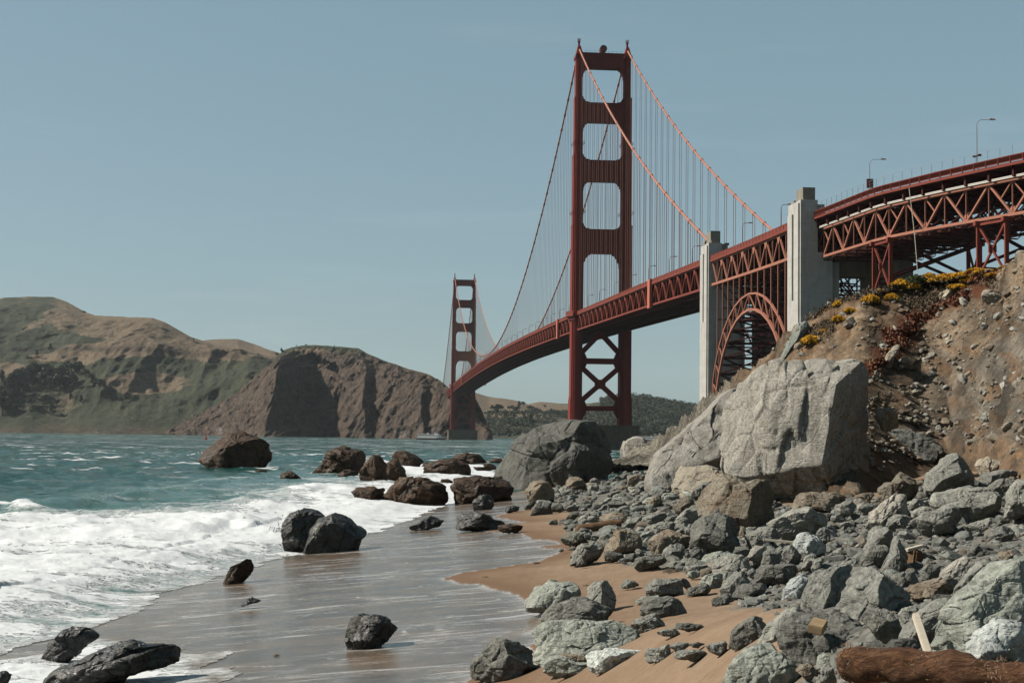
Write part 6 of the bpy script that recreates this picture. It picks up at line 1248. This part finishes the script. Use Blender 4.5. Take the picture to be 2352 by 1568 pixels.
def gull(px, py, d, lb, rz, sp_=1.3):
    r = tag(empty('gull', P3(px, py, d), rz), lb, 'bird', 'gulls flying by the viaduct'); m = MB(); m.tube([(-.26, 0, 0), (-.16, 0, .02), (0, 0, .02), (.15, 0, .03), (.24, 0, .05), (.30, 0, .04)], [.02, .06, .085, .06, .05, .012], 8); b = m.build('gull_body', GULL, r, True); b.name = 'torso'
    for sy in (-1, 1):
        m = MB(); V = [(.10, 0, .05), (-.10, 0, .04), (.13, sy * .28 * sp_, .19), (-.06, sy * .28 * sp_, .17), (-.04, sy * .62 * sp_, .10), (-.10, sy * .6 * sp_, .09)]; V2 = [(x, y, z - .015) for x, y, z in V]; m.add(V + V2, [(0, 1, 3, 2), (2, 3, 5, 4), (8, 9, 7, 6), (10, 11, 9, 8), (0, 2, 8, 6), (2, 4, 10, 8), (1, 7, 9, 3), (3, 9, 11, 5), (4, 5, 11, 10)]); m.build('wing', GULLW, r)
gull(2312, 244, 400, 'pale gull gliding in open sky at upper right', 1.3); gull(2147, 395, 300, 'gull just above the viaduct handrail', .9); gull(2056, 478, 290, 'gull passing in front of the dark viaduct truss', 1.2)

# ---------------------------------------------------------------- driftwood
g = NG('weathered_plank', .8, .2); n = g.noise(g.map((1, 12, 12)), 2.5, 6, .6); PLANK = g.out(g.mix(g.ramp(n, [(.3, 0.), (.7, 1.)]), (.50, .43, .33), (.62, .56, .46)), g.bump(n, .3, .01))
g = NG('dark_driftwood', .8, .2); n = g.noise(g.map((1, 9, 9)), 1.6, 6, .65); DRIFT = g.out(g.mix(g.ramp(n, [(.35, 0.), (.65, 1.)]), (.07, .04, .022), (.20, .11, .055)), g.bump(n, .8, .04))
g = NG('wood_block', .8, .2); n = g.noise(g.map((1, 8, 8)), 4, 6, .6); BLOCK = g.out(g.mix(g.ramp(n, [(.3, 0.), (.7, 1.)]), (.28, .19, .10), (.40, .29, .17)), g.bump(n, .3, .01))
def log(name, p, q_, r0, r1, mat, seed, n=24, m_=40, bend=.0, kink=.06):
    r_ = np.random.RandomState(seed); t = np.linspace(0, 1, m_)[:, None]; C = p * (1 - t) + q_ * t + np.array([0, 0, bend]) * np.sin(np.pi * t); T_ = (q_ - p) / np.linalg.norm(q_ - p); a = np.cross(T_, (0, 0, 1.)); a /= np.linalg.norm(a); b = np.cross(a, T_)
    th = np.linspace(0, 2 * np.pi, n, endpoint=False); V = np.zeros((m_, n, 3))
    for i in range(m_):
        R = (r0 + (r1 - r0) * t[i, 0]) * (.55 if i in (0, m_ - 1) else .88 if i in (1, m_ - 2) else 1); V[i] = C[i] + R * (np.cos(th)[:, None] * a + np.sin(th)[:, None] * b)
    V = V.reshape(-1, 3); c = np.repeat(C, n, 0); nv = V - c; V = V + nv * (kink * 2.2 * fbm(V / (r0 * 2.2) + seed, 4))[:, None]; c0 = V.min(0) * 0 + (p + q_) / 2; c0[2] = V[:, 2].min()
    Fc = [(k * n + j, k * n + (j + 1) % n, (k + 1) * n + (j + 1) % n, (k + 1) * n + j) for k in range(m_ - 1) for j in range(n)] + [tuple(range(n))[::-1], tuple((m_ - 1) * n + j for j in range(n))]
    o = mesh(name, V - c0, Fc, mat); o.location = c0; return o, c0, C
d1, d2 = ground_d(1335, 1226) , ground_d(1428, 1212); o, _, _ = log('driftwood_log', P3(1322, 1219, d1), P3(1432, 1201, d2), .34, .30, DRIFT, 3, kink=.05); tag(o, 'short dark rusty driftwood log on sand beside the stone bank', 'log')
def board(name, p, q_, w, h, mat, lb, cat, roll=0.):
    p, q_ = np.array(p), np.array(q_); m = MB(); c0 = (p + q_) / 2; n = 8; up = np.array((math.sin(roll), 0, math.cos(roll)))
    m.beam(p - c0, q_ - c0, w, h, up); o = m.build(name, mat); o.location = c0; bm = bmesh.new(); bm.from_mesh(o.data); bmesh.ops.bevel(bm, geom=bm.edges[:], offset=min(w, h) * .12, segments=2, affect='EDGES'); bm.to_mesh(o.data); bm.free(); return tag(o, lb, cat)
d = ground_d(1795, 1262) * .94; board('plank', P3(1757, 1239, d + .2), P3(1832, 1246, d - .1), .16, .085, PLANK, 'light bare plank lying among grey rocks in mid field', 'plank')
d = ground_d(1875, 1525) - .1; board('wood_block', P3(1884, 1428, d + .1), P3(1872, 1447, d - .2), .16, .09, BLOCK, 'short orange wooden block on top of a dark boulder', 'wood block', .2)
d = ground_d(2120, 1512) * .85; board('stake', P3(2103, 1411, d + .35), P3(2133, 1502, d - .05), .055, .05, PLANK, 'pale pointed wooden stake leaning against a smooth grey rock', 'stake')
d = ground_d(2107, 1300); board('wooden_stump', P3(2090, 1304, d - .1), P3(2096, 1262, d), .62, .5, DRIFT, 'dark square wooden stump with pale worn top among rocks', 'stump'); board('splintered_board', P3(2082, 1263, d - .25), P3(2120, 1253, d - .1), .2, .1, PLANK, 'pale splintered board lying on top of the dark wooden stump', 'board')
d = ground_d(1437, 1133) * .95; board('stick', P3(1426, 1126, d), P3(1447, 1135, d - .2), .16, .12, PLANK, 'thin pale stick on the upper stone bank', 'stick'); d = ground_d(1528, 1152) * .94; board('stick', P3(1516, 1148, d), P3(1541, 1149, d - .1), .13, .1, PLANK, 'thin pale stick left of the brown dome boulder', 'stick')
g = NG('fibrous_bark', .95, .1); v = g.map((1.6, 13, 13), (0, .1, .12)); n = g.noise(v, 2.2, 8, .72, .6); n2 = g.noise(g.map(), 7, 5, .6)
BARKF = g.out(g.mix(g.ramp(n2, [(.35, 0.), (.65, .5)]), g.ramp(n, [(.32, (.035, .016, .009)), (.48, (.15, .072, .038)), (.62, (.26, .135, .07)), (.75, (.36, .22, .125))]), (.12, .07, .05)), g.bump(n, 1., .05, g.bump(n2, .6, .03)))
d = ground_d(2130, 1568) * .84; pA, pB = P3(1926, 1518, d + .3), P3(2460, 1578, d - .4); trunk, c0, C = log('fibrous_trunk', pA, pB, .0112 * d, .0125 * d, BARKF, 5, 32, 60, kink=.15); tag(trunk, 'fallen trunk covered in brown fibres at the bottom right corner', 'trunk')
r_ = np.random.RandomState(9); ax = (pB - pA) / np.linalg.norm(pB - pA); a = np.cross(ax, (0, 0, 1.)); a /= np.linalg.norm(a); b = np.cross(a, ax); V = []; Fc = []
for k in range(2200):
    t = r_.uniform(0, 1); th = r_.uniform(0, 6.28); R = (.0112 + .0013 * t) * d * r_.uniform(.93, 1.08); nrm = math.cos(th) * a + math.sin(th) * b; p = pA * (1 - t) + pB * t + nrm * R; dr = ax * r_.normal(0, .9) + nrm * abs(r_.normal(.25, .25)) + np.cross(ax, nrm) * r_.normal(0, .7); dr /= np.linalg.norm(dr); ln_ = r_.uniform(.014, .045); sd = np.cross(dr, nrm); sd /= np.linalg.norm(sd) + 1e-6; w_ = r_.uniform(.0012, .004)
    i = len(V); V += [p - sd * w_, p + sd * w_, p + dr * ln_ + sd * w_ * .4, p + dr * ln_ - sd * w_ * .4]; Fc.append((i, i + 1, i + 2, i + 3))
fb = mesh('fibres', np.array(V) - c0, np.array(Fc), leafmat('bark_fibre', [(.32, .20, .115), (.24, .135, .075), (.15, .08, .045), (.46, .33, .21)]), trunk, False)
SWD = plain('seaweed', (.085, .05, .022), .4, .4, 9)
for k, (px, py, w, lb) in enumerate([(1544, 1317, 38, 'dark brown seaweed strip on sand above the flat topped rock'), (1117, 1327, 14, 'small seaweed tuft on the pointed tongue of sand'), (1235, 1296, 16, 'thin seaweed scrap near the tip of the wash'), (1640, 1300, 26, 'reddish brown seaweed lying over stones beside the sand patch'), (1345, 1346, 12, 'tiny yellowish seaweed scrap between two sand rocks'), (634, 1507, 12, 'small dark weed scrap in the shallow wash')]):
    d = ground_d(px, py); V, Fc = rock_shape((np.linspace(-np.pi, np.pi, 12), .5 * np.ones(12)), .4, 1., 700 + k, 4, .22, 4); s = w * d / F; rx, rz = ray(px, py); o = mesh('seaweed', V * np.array([s, s * 1.4, s * .3]), Fc, SWD); o.location = (rx * d, d, float(zg(rx * d, d)) + .03 + s * .04); o.rotation_euler = (0, 0, k); tag(o, lb, 'seaweed')
# spray thrown up where waves hit the rocks
r_ = np.random.RandomState(12); Vs = []; Fs = []; N, Fc = ico(1); k = 0
for px, py, w, h, n in [(478, 1051, 34, 12, 420), (520, 1212, 50, 20, 700), (640, 1230, 24, 30, 420), (1045, 1085, 30, 12, 300), (770, 1130, 34, 14, 420), (30, 1178, 50, 12, 420), (868, 1075, 24, 8, 160), (600, 1080, 40, 6, 160)]:
    d = ground_d(px, py); sc = d / F; c = P3(px, py, d - .4)
    for _ in range(n): u = abs(r_.normal(0, .45)); p = c + np.array([r_.normal(0, .5) * w * sc, r_.normal(0, .5), u * h * sc * r_.uniform(.3, 1)]); Vs.append(N * r_.uniform(.012, .055) * (d / 70) + p); Fs.append(Fc + k * len(N)); k += 1
tag(mesh('sea_spray', np.concatenate(Vs), np.concatenate(Fs), plain('white_spray', (.82, .84, .85), .7, .03)), 'white spray thrown up where waves break on rocks', kind='stuff')

# ---------------------------------------------------------------- sea air
m = MB(); m.box(-6500, 6500, -60, 9300, -45, 420)
hz = tag(m.build('haze', None), 'thin pale sea haze', kind='stuff'); hz.data.materials.clear()
hm = bpy.data.materials.new('haze'); hm.use_nodes = True; ht = hm.node_tree; ht.nodes.clear(); pv = ht.nodes.new('ShaderNodeVolumePrincipled'); om = ht.nodes.new('ShaderNodeOutputMaterial')
pv.inputs['Color'].default_value = (.86, .93, 1, 1); pv.inputs['Density'].default_value = .000015; pv.inputs['Anisotropy'].default_value = .2; ht.links.new(pv.outputs[0], om.inputs['Volume']); hz.data.materials.append(hm)
S.cycles.volume_bounces = 0
